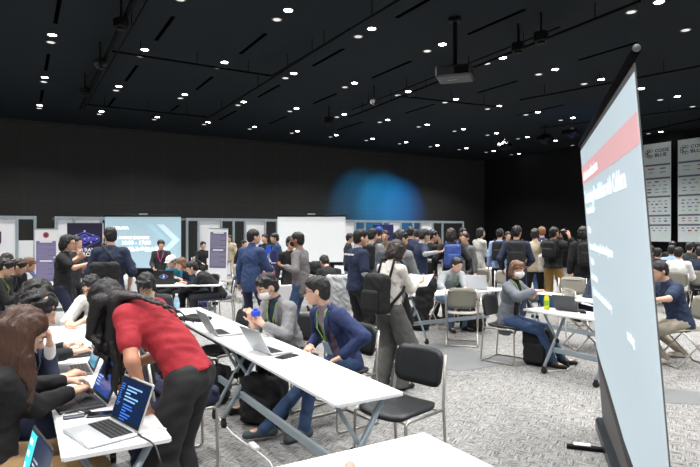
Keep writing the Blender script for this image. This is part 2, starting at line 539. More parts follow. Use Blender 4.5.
    # ---- hair
    if hair is not None:
        st = (strands or {}); O = []
        style = st.get('style', 'short')
        nz = st.get('noise', .007) * 1.25
        O.append(('u', el(HP(0, -.016, .040), hr_(.086, .103, .088), HM), .0))
        O.append(('u', el(HP(0, -.055, -.02), hr_(.074, .058, .075), HM), .03))
        fr_z = st.get('fringe', .062)
        n1 = HM @ Vector((0, .8, -.6)); O.append(cutplane(HP(0, .078, fr_z), n1))
        O.append(cutplane(HP(0, 0, -.075), HM @ Vector((0, .25, -1))))
        if st.get('bangs'):
            for q in range(-3, 4):
                a = HP(q * .02, .072 - abs(q) * .006, .085); b = HP(q * .022 + .004, .098 - abs(q) * .009, .03 + .006 * (q % 2))
                O.append(('u', rc(a, b, .018, .009), .01))
        if style == 'bob':
            for sg in (1, -1):
                for q in range(4):
                    O.append(('u', rc(HP(sg * .075, .03 - q * .03, .03), HP(sg * .083, .03 - q * .032, -.075), .026, .02), .015))
            O.append(('u', el(HP(0, -.06, -.05), hr_(.08, .055, .085), HM), .02))
        if style == 'mid':
            O.append(('u', el(HP(0, -.06, -.045), hr_(.082, .06, .095), HM), .02))
            for sg in (1, -1):
                O.append(('u', rc(HP(sg * .074, .0, .03), HP(sg * .078, -.01, -.06), .022, .018), .015))
        if style == 'undercut':
            O.append(('u', el(HP(0, .0, .075), hr_(.078, .09, .05), HM), .02))
        if style == 'bun':
            O.append(('u', el(HP(0, -.12, .04), hr_(.035, .035, .035), HM), .01))
        ph = hc.x * 40 + hc.y * 17 + heading
        def hn(F, X, Y, Zz, M=HM, c=hc, nz=nz, ph=ph):
            x = (X - c.x) * M[0][0] + (Y - c.y) * M[1][0] + (Zz - c.z) * M[2][0]
            y = (X - c.x) * M[0][1] + (Y - c.y) * M[1][1] + (Zz - c.z) * M[2][1]
            z = (X - c.x) * M[0][2] + (Y - c.y) * M[1][2] + (Zz - c.z) * M[2][2]
            return F + nz * (np.sin(x * 130 + 3 * np.sin(y * 40 + ph) + z * 30) * .5 + np.sin(y * 90 + 2.5 * np.sin(z * 60 + ph) + x * 50) * .6)
        O.append(('f', hn))
        for pl in st.get('locks', []):      # hanging locks: lists of (point, radius), points local or world
            pts = [(L(p) if isinstance(p, Vector) else (HP(*p[:3]) - Vector((0, 0, p[3] if len(p) > 3 else 0))), r) for p, r in pl]
            for (a, ra), (b, rb) in zip(pts, pts[1:]): O.append(('u', rc(a, b, ra, rb), .012))
        if st.get('locks'):
            def ln_(F, X, Y, Zz, ph=ph, a=st.get('lnoise', .003)): return F + a * np.sin(X * 210 + 3 * np.sin(Zz * 18 + ph) + Y * 170)
            O.append(('f', ln_))
        skin('hair', O, min(h, .014), hair, root)
    if cap is not None:
        O = [('u', el(HP(0, -.01, .055), hr_(.096, .112, .082), HM), 0), cutplane(HP(0, 0, .035), HM @ Vector((0, 0, -1))), ('u', el(HP(0, .12, .045), hr_(.07, .06, .008), HM), .01)]
        skin('cap', O, min(h, .015), cap, root)
    if mask is not None:
        O = [('u', el(HP(0, .045, -.045), hr_(.068, .072, .055), HM), 0), cutplane(HP(0, .04, 0), HM @ Vector((0, -1, 0))), cutplane(HP(0, .1, -.012), HM @ Vector((0, -.2, 1)))]
        mk = skin('face_mask', O, min(h, .009), mask, root)
        mb = MB()
        for sg in (1, -1):
            mb.tube([HP(sg * .062, .045, -.02), HP(sg * .084, -.012, .012)], .0018, 4); mb.tube([HP(sg * .06, .045, -.07), HP(sg * .084, -.014, -.03)], .0018, 4)
        if h < .016: mb.build('mask_strap', mask, root)
    if beard is not None:
        O = [('u', el(HP(0, .045, -.07), hr_(.058, .062, .05), HM), 0), cutplane(HP(0, .02, 0), HM @ Vector((0, -1, .2))), cutplane(HP(0, .1, -.045), HM @ Vector((0, .1, 1)))]
        skin('beard', O, min(h, .01), beard, root)
    # ---- clothes
    ph = heading * .1 + loc.x * 3
    def torso_ops(inf, hem, arms_cut=True, A=1.0):
        O = []
        O.append(('u', el(p0 - u1 * .03, ((.155 * s + inf) * fat, .115 * s + inf, .14 * s + hem * .6), F0), 0))
        O.append(('u', el(p1, ((.135 * s + inf) * fat, .10 * s + inf, .14 * s), F1), .06))
        O.append(('u', el(p2, ((.155 if sex == 'm' else .142) * s + inf, .108 * s + inf, .17 * s), F2), .06))
        O.append(('u', rc(p2 + u2 * .03 * s, p3, .09 * s + inf * .5, .064 * s), .05))
        if sex == 'f':
            for sg in (1, -1): O.append(('u', el(p2 + F2 @ Vector((sg * .06 * s, .07 * s, .02 * s)), (.055 * s, .05 * s, .055 * s), F2), .03))
        O.append(('f', folds(A * .004, 1, ph)))
        O.append(cutplane(p0 - u1 * hem, -u1))
        return O
    def sleeves(O, inf, sl, A=1.0, k=.03):
        for kk, (sh, e, wr, fd, pd, sg) in arm.items():
            O.append(('u', rc(p3 - u3 * .035 * s, sh, .052 * s + inf * .7, .046 * s + inf * .8), .03))
            if sl <= 1:
                q = sh + (e - sh) * sl
                O.append(('u', rc(sh, q, .050 * s + inf * .9, .047 * s + inf), .035))
            else:
                O.append(('u', rc(sh, e, .050 * s + inf * .9, .042 * s + inf), .035))
                q = e + (wr - e) * (sl - 1)
                O.append(('u', rc(e, q, .042 * s + inf, .031 * s + inf * .8), .02))
                if sl < 1.9: pass
        return O
    t = dict(mat=None, inf=.008, sleeve=.6, hem=.10, open=0, collar=0, amp=1.0); t.update(top or {})
    if t['mat'] is not None:
        O = torso_ops(t['inf'], t['hem'], A=t['amp'])
        sleeves(O, t['inf'], t['sleeve'])
        if t['amp'] > 0: O.append(('f', folds(.003 * t['amp'], 1.5, ph + 2)))
        if t['sleeve'] > 1:
            for kk, (sh, e, wr, fd, pd, sg) in arm.items():
                pass
        if t['collar']: O.append(('u', rc(p3 - u3 * .01, p3 + nu * .045 * s, .066 * s, .06 * s), .015))
        if t['open']:
            wv = t['open']
            M3 = F2; c = p2
            def cut(F, X, Y, Zz):
                x = (X - c.x) * M3[0][0] + (Y - c.y) * M3[1][0] + (Zz - c.z) * M3[2][0]
                y = (X - c.x) * M3[0][1] + (Y - c.y) * M3[1][1] + (Zz - c.z) * M3[2][1]
                z = (X - c.x) * M3[0][2] + (Y - c.y) * M3[1][2] + (Zz - c.z) * M3[2][2]
                wd = np.clip(wv * (.25 + np.clip((z + .12) * 3.2, 0, 1.0)), 0, .075) if not t.get('full') else wv
                reg = np.maximum(np.abs(x) - wd, -(y - .03))
                return np.maximum(F, -reg)
            O.append(('f', cut))
        if t['open'] and h <= .013 and t.get('lapel', 1):
            mb = MB()
            for sg in (1, -1):
                def cp(x, z, o_=.0):
                    zz = z / (.17 * s); xx = x / (.155 * s + t['inf'])
                    y = (.108 * s + t['inf']) * math.sqrt(max(.05, 1 - zz * zz * .8 - xx * xx)) + o_
                    return p2 + F2 @ Vector((x, y, z))
                a = [p3 + nu * .028 * s + F3 @ Vector((sg * .05, -.05, 0)), p3 + nu * .018 * s + F3 @ Vector((sg * .066, .01, 0)), cp(sg * .078, .10 * s, .012), cp(sg * .072, .03 * s, .010), cp(sg * .03, -.10 * s, .010)]
                mb.tube(a, [.010, .014, .022, .024, .006], 8, flat=.35)
            mb.build('lapels', t['mat'], root, True)
        skin(t.get('name', 'shirt' if not t['open'] else 'jacket'), O, h, t['mat'], root)
    if inner is not None:
        O = torso_ops(.0, .04); O.append(('u', rc(p3 - u3 * .02, p3 + nu * .03 * s, .062 * s, .058 * s), .015))
        if isinstance(inner, tuple):      # long undersleeves too
            O = sleeves(O, .002, 1.95); inner = inner[0]
        skin('undershirt', O, max(h, .012), inner, root)
    if pants is not None and legs:
        O = [('u', el(p0 - u1 * .01, (.155 * s * fat, .112 * s, .125 * s), F0), 0)]
        if sit: O.append(('u', el(p0 + Vector((0, .02, -.02)), (.165 * s, .13 * s, .10 * s)), .03))
        O.append(cutplane(p0 + u1 * .10 * s, u1))
        for k, (hp, kn, an, toe, sg) in leg.items():
            O.append(('u', rc(hp, kn, .088 * s + wide * .3, .062 * s + wide), .035))
            O.append(('u', rc(kn, an + (an - kn).normalized() * .03, .06 * s + wide, .049 * s + wide), .02))
        O.append(('f', folds(.004, .9, ph + 1)))
        O.append(cutplane((0, 0, .035), (0, 0, -1)))
        skin('trousers', O, h, pants, root)
    if shoes is not None and legs:
        for k, (hp, kn, an, toe, sg) in leg.items():
            zf = an.z - .085
            hl = an - Vector((0, 0, .045)) - toe * .045; tp = an - Vector((0, 0, .055)) + toe * .17 * s
            O = [('u', rc(hl, tp, .042, .032), 0), ('u', rc(an - Vector((0, 0, .03)), an - Vector((0, 0, .04)) + toe * .05, .045, .04), .02), cutplane((0, 0, zf + .003), (0, 0, -1)), cutplane((0, 0, an.z + .012), (0, 0, 1))]
            skin('shoe', O, min(h, .014), shoes, root)
    if lanyard is not None:
        lm, card = lanyard
        mb = MB(); M3 = F2
        ctr = p2 + M3 @ Vector((0, .108 * s + t['inf'] + .012, -.10 * s))
        for sg in (1, -1):
            a = p3 + nu * .02 + F3 @ Vector((sg * .055, -.02, .015)); b = p3 + F3 @ Vector((sg * .062, .055, .0)); c = p2 + M3 @ Vector((sg * .045, .11 * s + t['inf'] + .008, .04 * s))
            mb.tube([a, b, c, ctr], .0085, 6, flat=.4)
        mb.build('lanyard', lm, root)
        if card:
            mb = MB(); mb.box(ctr - u2 * .05 + (M3 @ Vector((0, .006, 0))), (.09, .004, .125), M=M3.to_4x4())
            mb.build('badge', card, root)
    info = dict(root=root, loc=loc, F2=F2, p0=p0, p2=p2, p3=p3, hc=hc, HM=HM, arm=arm, heading=heading, s=s, rt=rt, fw=fw, t=t)
    def toW(v): return loc + rt * v.x + fw * v.y + Vector((0, 0, v.z))
    info['W'] = toW
    return info

def backpack(info, m, label, size=(.30, .15, .44), strapm=None, dz=0.0, group=None, h=.016, dx=0, straps=True, pocket=True):
    """a rucksack hanging on a person's back: its own thing"""
    F2, p2, s = info['F2'], info['p2'], info['s']
    o = empty('backpack', info['loc'], info['heading'], label, 'backpack', group)
    c = p2 + F2 @ Vector((dx, -(.108 * s + info['t']['inf'] + size[1] / 2 + .005), -.06 + dz))
    M = np.array(F2)
    O = [('u', bxp(c, (size[0] / 2, size[1] / 2, size[2] / 2), M, .06), 0), ('f', folds(.004, .8, 1))]
    skin('bag_body', O, h, m, o)
    if pocket:
        c2 = c + F2 @ Vector((0, -size[1] / 2 - .01, -size[2] * .17))
        skin('front_pocket', [('u', bxp(c2, (size[0] * .38, .035, size[2] * .26), M, .03), 0)], h, m, o)
    if straps:
        for sg in (1, -1):
            mb = MB()
            pts = [c + F2 @ Vector((sg * .09, size[1] / 2, size[2] * .38)), info['p3'] + F2 @ Vector((sg * .10 * s, -.06, .045)), info['p3'] + F2 @ Vector((sg * .105 * s, .03, .045)),
                   info['p3'] + F2 @ Vector((sg * .11 * s, .09 + info['t']['inf'], -.04)), p2 + F2 @ Vector((sg * .125 * s, .105 * s + info['t']['inf'], -.02)), p2 + F2 @ Vector((sg * .168 * s + sg * .01, .02, -.12)), c + F2 @ Vector((sg * size[0] * .42, size[1] * .4, -size[2] * .3))]
            mb.tube(pts, .018, 8, flat=.45).build('shoulder_strap', strapm or m, o, True)
    return o
# ------------------------------------------------------------------ furniture and devices
TOPW = mat('white_laminate', (.86, .87, .88), 0.35, noise=.01, nscale=4)
EDGE = mat('table_edge', (.75, .76, .77), 0.4)
STEEL = mat('table_steel', srgb(160, 173, 181), 0.35, metal=.3, noise=.05)
CHROME = mat('chair_metal', srgb(176, 172, 165), 0.3, metal=.6)
BEIGE = mat('chair_beige', srgb(143, 140, 129), 0.55, noise=.05, nscale=6)
BLKV = mat('chair_black_vinyl', srgb(30, 33, 36), 0.42, bump=.15, bscale=120)
NAVYV = mat('chair_navy', srgb(22, 34, 62), 0.5)
RUBBER = mat('rubber', srgb(18, 18, 18), 0.7)
ALU = mat('laptop_aluminium', srgb(196, 200, 204), 0.35, metal=.35)
DARKL = mat('laptop_graphite', srgb(58, 60, 64), 0.4, metal=.3)
KEYS = mat('keys_black', srgb(20, 20, 22), 0.6)
KEYG = mat('keys_grey', srgb(170, 173, 176), 0.6)

def table(pos, heading, L_, D_, label, group, shelf=False, near=True, z=.72, name='folding_table', tilt=1, inset=.12):
    """pos: centre; long side runs along heading"""
    o = empty(name, (pos[0], pos[1], 0), heading, label, 'table', group)
    mb = MB().box((0, 0, z - .011), (D_, L_, .022), bev=.004); mb.build('tabletop', TOPW, o)
    mb = MB()
    for sx in (-1, 1): mb.box((sx * (D_ / 2 + .001), 0, z - .013), (.006, L_ - .01, .018))
    for sy in (-1, 1): mb.box((0, sy * (L_ / 2 + .001), z - .013), (D_ - .01, .006, .018))
    mb.build('edge_band', EDGE, o)
    hw = D_ / 2
    for sy in (-1, 1):
        y = sy * (L_ / 2 - inset)
        MB().box((0, y, z - .035), (D_ * .8, .045, .025)).build('bracket', STEEL, o)
        for q, (xa, xb) in enumerate(((hw * .72 * tilt, -hw * .95 * tilt), (-hw * .72 * tilt, hw * .95 * tilt))):
            yy = y + (q - .5) * .045
            lg = MB().tube([(xa, yy, z - .03), (xb, yy, .075)], .019 if q == 0 else .014, 8).build('leg', STEEL, o, True)
            cs = MB()
            cs.disc((xb, yy, .032), .031, 12, Matrix.Rotation(R(90), 3, 'Y'), .035); cs.box((xb, yy, .068), (.03, .03, .03))
            cs.build('caster', RUBBER, lg)
        MB().disc((-hw * .1 * tilt, y, .36), .028, 12, Matrix.Rotation(R(90), 3, 'X'), .1).build('knob', RUBBER, o)
    MB().box((-hw * .28, 0, .26), (.03, L_ - 2 * inset, .06), bev=.005).build('crossbeam', STEEL, o)
    if shelf: MB().box((0.05, 0, z - .13), (D_ * .6, L_ - 2 * inset - .1, .012)).build('shelf', mat('shelf_dark', srgb(45, 47, 50), .6), o)
    return o

_ch = {}
def chair(pos, heading, style, label, group):
    """style: black / beige / navy. heading = where a sitter looks. local +y = forward"""
    if style in _ch:
        o = copy_tree(_ch[style])
        o.location = (pos[0], pos[1], 0); o.rotation_euler = (0, 0, -R(heading)); o['label'] = label
        if group: o['group'] = group
        elif 'group' in o: del o['group']
        return o
    o = empty('stacking_chair' if style != 'beige' else 'folding_chair', (pos[0], pos[1], 0), heading, label, 'chair', group)
    pm = {'black': BLKV, 'beige': BEIGE, 'navy': NAVYV}[style]
    def slab(name, fn, nu_, nv_, th):
        mb = MB(); vs = []; fs = []
        for side_ in (1, -1):
            for i in range(nu_ + 1):
                for j in range(nv_ + 1):
                    p, n = fn(i / nu_ * 2 - 1, j / nv_ * 2 - 1)
                    vs.append(Vector(p) + Vector(n) * th / 2 * side_)
        N = (nu_ + 1) * (nv_ + 1)
        for i in range(nu_):
            for j in range(nv_):
                a = i * (nv_ + 1) + j
                q = (a, a + nv_ + 1, a + nv_ + 2, a + 1)
                fs.append(q); fs.append(tuple(k + N for k in q[::-1]))
        bd = [(i * (nv_ + 1)) for i in range(nu_ + 1)] + [nu_ * (nv_ + 1) + j for j in range(1, nv_ + 1)] + [i * (nv_ + 1) + nv_ for i in range(nu_ - 1, -1, -1)] + [j for j in range(nv_ - 1, 0, -1)]
        for a, b in zip(bd, bd[1:] + bd[:1]): fs.append((b, a, a + N, b + N))
        mb.add(vs, fs); return mb.build(name, pm, o, True)
    def rnd(u, v, p=5):       # rounded rectangle outline
        m = (abs(u) ** p + abs(v) ** p) ** (1 / p); mx_ = max(abs(u), abs(v))
        k = mx_ / m if m > 1e-6 else 1
        return u * k, v * k
    def seatf(u, v):
        u, v = rnd(u, v)
        return (u * .215, v * .205 + .01, .452 + .012 * u * u - .012 * (v > .6) * (v - .6) * 4 + .01 * (v < -.5)), (0, 0, 1)
    def backf(u, v):
        u, v = rnd(u, v)
        zz = .70 + v * (.135 if style == 'black' else .15)
        return (u * .205, -.215 - (zz - .45) * .16 + .03 * u * u - .0, zz), (0, 1, .16)
    slab('seat', seatf, 8, 8, .024 if style != 'beige' else .014)
    slab('backrest', backf, 8, 6, .020 if style != 'beige' else .012)
    for sg in (1, -1):
        x = sg * .225
        if style == 'beige':
            MB().tube([(x, -.268, .83), (x, -.205, .46), (x, .22, .04), (x, .23, .012)], .0115, 8).build('side_frame', CHROME, o, True)
            MB().tube([(x * .97, .16, .44), (x * .97, -.22, .04), (x * .97, -.235, .012)], .0115, 8).build('leg', CHROME, o, True)
        else:
            MB().tube([(x * .94, -.262, .80), (x, -.215, .47), (x, -.25, .03), (x, -.24, .012), (x, .17, .012), (x, .20, .03), (x, .19, .42), (x, .17, .435), (x, -.21, .432)], .0105, 8).build('side_frame', CHROME, o, True)
    rails = [[(-.225, .225, .014), (.225, .225, .014)], [(-.218, -.232, .014), (.218, -.232, .014)], [(-.2, -.26, .80), (.2, -.26, .80)]] if style == 'beige' else [[(-.225, .17, .425), (.225, .17, .425)], [(-.225, -.2, .425), (.225, -.2, .425)], [(-.225, -.235, .012), (.225, -.235, .012)]]
    for q in rails: MB().tube(q, .0098, 6).build('cross_rail', CHROME, o, True)
    _ch[style] = o
    return o

def laptop(pos, heading, label, w=.32, d=.22, ang=108, body=None, keys=None, screen=None, z=.721, lines=None, group=None, emblem=None, hinge=True):
    """heading = the way its user faces; pos = centre of the keyboard half"""
    body = body or ALU; keys = keys or KEYS
    o = empty('laptop', (pos[0], pos[1], z), heading, label, 'laptop', group)
    b = MB().box((0, 0, .009), (w, d, .014), bev=.004).build('base', body, o)
    kb = MB()
    nx = 13
    for r in range(5):
        for c in range(nx):
            kb.box((-w * .43 + w * .86 * (c + .5) / nx, d * .40 - r * d * .095, .0172), (w * .86 / nx * .86, d * .08, .002))
    kb.build('keyboard', keys, b)
    MB().box((0, -d * .28, .0166), (w * .32, d * .32, .0012)).build('touchpad', KEYG if body is ALU else DARKL, b)
    t = R(180 - ang)       # screen leans back
    up = Vector((0, math.cos(R(ang - 90 + 0)) * 0 + math.sin(R(ang - 90)), math.cos(R(ang - 90))))
    hg = Vector((0, d / 2, .014)); n = Vector((0, -math.cos(R(ang - 90)), math.sin(R(ang - 90))))
    M = face_M(hg, (1, 0, 0), up)
    def at(x, y, zz): return hg + Vector((x, 0, 0)) + up * y + n * zz
    lid = MB().box(at(0, d * .5, -.004), (w, d, .008), M=M.to_3x3().to_4x4(), bev=.003).build('lid', body, o)
    MB().box(at(0, d * .5, .0008), (w * .96, d * .92, .0016), M=M.to_3x3().to_4x4()).build('screen_bezel', BLACKP, lid)
    sm = screen or mat('screen_blue', srgb(16, 40, 86), .25, emit=srgb(20, 60, 120), estr=.6)
    MB().box(at(0, d * .51, .0018), (w * .90, d * .83, .0016), M=M.to_3x3().to_4x4()).build('display', sm, lid)
    if lines:
        rng = random.Random(int(pos[0] * 1000))
        for lm, x0, y0, n_, ww, lh in lines:
            mb = MB()
            for i in range(n_):
                l = rng.uniform(.3, 1) * ww * w
                mb.box(at(-w * .45 + x0 * w + l / 2, d * (.9 - y0) - i * lh * d, .003), (l, lh * d * .45, .0006), M=M.to_3x3().to_4x4())
            mb.build('text_lines', lm, lid)
    if emblem: emblem(lid, at, M)
    return o
def phone(pos, heading, label, z=.721, M=None, size=(.072, .15, .008), m=None):
    o = empty('smartphone', pos if M is not None else (pos[0], pos[1], z), heading, label, 'phone')
    A = M.to_4x4() if M is not None else None
    MB().box((0, 0, size[2] / 2) if M is None else (0, 0, 0), size, M=A, bev=.003).build('phone_body', m or BLACKP, o)
    n = Vector((0, 0, 1)) if M is None else M @ Vector((0, 0, 1))
    MB().box(n * (size[2] + .0004 if M is None else size[2] / 2 + .0004), (size[0] * .92, size[1] * .94, .0008), M=A).build('phone_screen', mat('glass_dark', srgb(12, 16, 24), .12), o)
    return o
def bottle(pos, z, label, h=.22, r=.032, m=None, capm=None, lm=None, name='drink_bottle'):
    o = empty(name, (pos[0], pos[1], z), 0, label, 'bottle')
    MB().lathe([(r * .9, 0), (r, .008), (r, h * .62), (r * .8, h * .75), (r * .42, h * .86), (r * .4, h * .93)], n=14).build('bottle_body', m, o, True)
    MB().lathe([(r * 1.01, h * .25), (r * 1.02, h * .26), (r * 1.02, h * .54), (r * 1.01, h * .55)], n=14).build('bottle_label', lm or m, o, True)
    MB().lathe([(r * .45, h * .92), (r * .45, h), (r * .3, h)], n=12).build('cap', capm or MASKW, o, True)
    return o
def paper(label, c, M, size=(.21, .297), m=None, name='paper_sheet', curl=.02):
    mb = MB(); vs = []; n = 6
    for k in (0, 1):
        for i in range(n + 1):
            for j in range(2):
                u = i / n * 2 - 1
                vs.append(Vector(c) + M @ Vector((u * size[0] / 2, (j - .5) * size[1], curl * u * u - k * .0012)))
    fs = []
    for i in range(n):
        a = i * 2; fs.append((a, a + 2, a + 3, a + 1)); a += (n + 1) * 2; fs.append((a + 1, a + 3, a + 2, a))
    N = (n + 1) * 2
    bd = [i * 2 for i in range(n + 1)] + [i * 2 + 1 for i in range(n, -1, -1)]
    for a, b in zip(bd, bd[1:] + bd[:1]): fs.append((b, a, a + N, b + N))
    mb.add(vs, fs)
    return tag(mb.build(name, m or mat('paper', (.8, .8, .8), .7)), label, 'paper')
# ------------------------------------------------------------------ the hall
CEIL = 5.4
A0, A1, B0, B1 = -9.0, 21.3, -7.0, 21.8

def carpet():
    m = bpy.data.materials.new('carpet'); m.use_nodes = True
    nt = m.node_tree; N = nt.nodes; Lk = nt.links; b = N['Principled BSDF']; b.inputs['Roughness'].default_value = .95
    b.inputs['Specular IOR Level'].default_value = .1
    tc = N.new('ShaderNodeTexCoord')
    mp = N.new('ShaderNodeMapping'); mp.inputs['Rotation'].default_value = (0, 0, R(-30.8)); Lk.new(tc.outputs['Object'], mp.inputs['Vector'])
    def streak(sx, sy, sc_):
        q = N.new('ShaderNodeMapping'); q.inputs['Scale'].default_value = (sx, sy, 1); Lk.new(mp.outputs[0], q.inputs['Vector'])
        n = N.new('ShaderNodeTexNoise'); n.inputs['Scale'].default_value = sc_; n.inputs['Detail'].default_value = 4; n.inputs['Roughness'].default_value = .7
        Lk.new(q.outputs[0], n.inputs['Vector']); return n.outputs['Fac']
    s1 = streak(1, 8, 8.5); s2 = streak(8, 1, 8.5)
    ch = N.new('ShaderNodeTexChecker'); ch.inputs['Scale'].default_value = 9
    ch.inputs['Color1'].default_value = (1, 1, 1, 1); ch.inputs['Color2'].default_value = (0, 0, 0, 1); Lk.new(mp.outputs[0], ch.inputs['Vector'])
    mx = N.new('ShaderNodeMix'); mx.data_type = 'FLOAT'; Lk.new(ch.outputs['Fac'], mx.inputs[0]); Lk.new(s1, mx.inputs[2]); Lk.new(s2, mx.inputs[3])
    fine = N.new('ShaderNodeTexNoise'); fine.inputs['Scale'].default_value = 95; Lk.new(mp.outputs[0], fine.inputs['Vector'])
    ad = N.new('ShaderNodeMath'); ad.operation = 'MULTIPLY_ADD'; Lk.new(fine.outputs['Fac'], ad.inputs[0]); ad.inputs[1].default_value = .35; Lk.new(mx.outputs[0], ad.inputs[2])
    cr = N.new('ShaderNodeValToRGB'); e = cr.color_ramp.elements
    e[0].position = .52; e[0].color = (.060, .060, .058, 1); e[1].position = .80; e[1].color = (.38, .375, .365, 1)
    e2 = cr.color_ramp.elements.new(.64); e2.color = (.215, .212, .207, 1)
    Lk.new(ad.outputs[0], cr.inputs['Fac']); Lk.new(cr.outputs['Color'], b.inputs['Base Color'])
    return m
CARPET = carpet()
def panelwall(name, col, bw, bh, off=0.0, zoff=0.0, mortar=.012, mc=.35, rough=.7, axis='x'):
    m = bpy.data.materials.new(name); m.use_nodes = True
    nt = m.node_tree; N = nt.nodes; Lk = nt.links; b = N['Principled BSDF']; b.inputs['Roughness'].default_value = rough
    b.inputs['Specular IOR Level'].default_value = .25
    tc = N.new('ShaderNodeTexCoord'); sp = N.new('ShaderNodeSeparateXYZ'); Lk.new(tc.outputs['Object'], sp.inputs[0])
    cb = N.new('ShaderNodeCombineXYZ')
    a1 = N.new('ShaderNodeMath'); a1.operation = 'ADD'; a1.inputs[1].default_value = off; Lk.new(sp.outputs[0 if axis == 'x' else 1], a1.inputs[0])
    a2 = N.new('ShaderNodeMath'); a2.operation = 'ADD'; a2.inputs[1].default_value = zoff; Lk.new(sp.outputs[2 if axis == 'x' else 0], a2.inputs[0])
    Lk.new(a1.outputs[0], cb.inputs[0]); Lk.new(a2.outputs[0], cb.inputs[1])
    br = N.new('ShaderNodeTexBrick'); br.offset = 0; br.squash = 1
    br.inputs['Scale'].default_value = 1; br.inputs['Brick Width'].default_value = bw; br.inputs['Row Height'].default_value = bh; br.inputs['Mortar Size'].default_value = mortar
    br.inputs['Color1'].default_value = (*col, 1); br.inputs['Color2'].default_value = tuple(v * .9 for v in col) + (1,)
    br.inputs['Mortar'].default_value = tuple(v * mc for v in col) + (1,)
    Lk.new(cb.outputs[0], br.inputs['Vector']); Lk.new(br.outputs['Color'], b.inputs['Base Color'])
    return m

def roombox(name, a0, a1, b0, b1, z0, z1, m):
    """box in room coordinates; object's own x runs along the long side of the room"""
    mb = MB().box(((a0 + a1) / 2, (b0 + b1) / 2, (z0 + z1) / 2), (a1 - a0, b1 - b0, z1 - z0))
    o = mb.build(name, m); o.rotation_euler = (0, 0, math.atan2(D2.y, D2.x)); o['kind'] = 'structure'
    return o
WALLM = panelwall('wall_panels', (.036, .0385, .0365), 1.145, 2.65, off=-.19, zoff=-.05, mc=1.5, mortar=.008)
WALLR = panelwall('wall_curtain', (.006, .006, .0065), 1.2, 6, axis='y', mc=.7)
roombox('floor', A0 - .3, A1 + .3, B0 - .3, B1 + .3, -.1, 0, CARPET)
CEILM = panelwall('ceiling_panels', (.012, .0145, .0165), 6.8, 3.4, axis='y', off=0, mortar=.01, mc=.4, rough=.8)
# ceiling uses its own plan coordinates
roombox('ceiling', A0 - .3, A1 + .3, B0 - .3, B1 + .3, CEIL, CEIL + .1, mat('ceiling_black', (.0085, .0125, .0165), .8, noise=.15, nscale=.6, spec=.15))
roombox('wall_back', A0, A1, B1, B1 + .2, 0, CEIL, WALLM)
roombox('wall_right', A1, A1 + .2, B0, B1, 0, CEIL, WALLR)
roombox('wall_left', A0 - .2, A0, B0, B1, 0, CEIL, WALLM)
roombox('wall_front', A0, A1, B0 - .2, B0, 0, CEIL, WALLM)
t = roombox('trim_1', A0, A1, B1 - .06, B1, CEIL - .12, CEIL, mat('trim_dark', (.02, .02, .02), .6))
RZ = math.atan2(D2.y, D2.x)
def onfloor(a, b, z=0): return P(a, b, z)

# floor boxes: flat metal lids in the carpet
FB = mat('floor_lid', srgb(112, 114, 115), .55, noise=.06)
for lab, pts in (('large grey floor hatch strip beside the beige folding chair', [T(383, 349, 0), T(440, 343, 0), T(520, 362, 0), T(458, 372, 0)]),
                 ('grey floor hatch strip beyond the right edge of the leaning projection screen', [T(640, 385, 0), T(700, 392, 0), T(700, 405, 0), T(650, 402, 0)])):
    mb = MB(); vs = [p + Vector((0, 0, .003)) for p in pts] + [p + Vector((0, 0, .0)) for p in pts]
    mb.add(vs, [(0, 1, 2, 3)[::-1], (4, 5, 6, 7), (0, 1, 5, 4), (1, 2, 6, 5), (2, 3, 7, 6), (3, 0, 4, 7)])
    tag(mb.build('floor_hatch', FB), lab, 'floor hatch')

# ------------------------------------------------------------------ downlights: the ceiling's regular grid of pairs
LAMP = mat('lamp_bright', (1, 1, 1), .5, emit=(1, .98, .95), estr=26)
LAMP2 = mat('lamp_soft', (1, 1, 1), .5, emit=(1, .98, .95), estr=.55)
RING = mat('lamp_ring', (.25, .25, .25), .4)
HOLE = mat('slot_black', (.0008, .0008, .0008), .9, spec=0.0)
protos = {}
def downlight(a, b, bright, idx):
    key = bright
    p = P(a, b, CEIL)
    lab = 'small round recessed ceiling downlight, ' + ('bright' if bright else 'dimmer') + ' one of its pair in the black ceiling'
    if key not in protos:
        o = empty('ceiling_downlight', p, 0, lab, 'ceiling light', 'bright downlights in the ceiling grid' if bright else 'dim downlights in the ceiling grid')
        MB().lathe([(.070, -.004), (.088, -.010), (.094, -.002), (.070, -.001)], n=18).build('trim_ring', RING, o)
        MB().disc((0, 0, -.007), .070 if bright else .064, 18, h=.004).build('lamp', LAMP if bright else LAMP2, o)
        protos[key] = o
    else:
        o = copy_tree(protos[key]); o.location = p
    return o
AG = [.57 + 1.685 * i for i in range(-5, 13)]
BG = [8.65 - 3.41 * 4, 8.65 - 3.41 * 3, 8.65 - 3.41 * 2, 8.65 - 3.41, 8.65, 12.04, 15.45, 18.95]
ri = random.Random(3)
def inview(a, b, mg=14):
    p = P(a, b)
    if p.y < 1.5: return False
    px = CX + FPX * p.x / p.y; py = HY - FPX * (CEIL - CAMZ) / p.y
    return -mg < px < 700 + mg and py > -mg
EN = 54
nl = 0
for i, a in enumerate(AG):
    for j, b in enumerate(BG):
        if a > A1 - .3: continue
        if inview(a, b): downlight(a, b, True, 0)
        if inview(a, b + .48): downlight(a, b + .48, False, 0)
        p = P(a, b, CEIL - .03)
        if (i + j) % 2 == 0 or p.y < 12:
            # beams boosted towards the right to brighten the banners, none at the very end
            if -8 < a < 18.9 and b > -6:
                ld = bpy.data.lights.new('downlight_beam', 'AREA'); ld.shape = 'DISK'; ld.size = .17
                ld.energy = EN * (1.0 if p.y < 12 else 2.0) * (1.5 if a > 15 else 1) * (.8 if b > 17 else 1); ld.spread = R(125); ld.color = (1, .985, .965)
                lo = bpy.data.objects.new('downlight_beam', ld); COL.objects.link(lo); lo.location = p; nl += 1
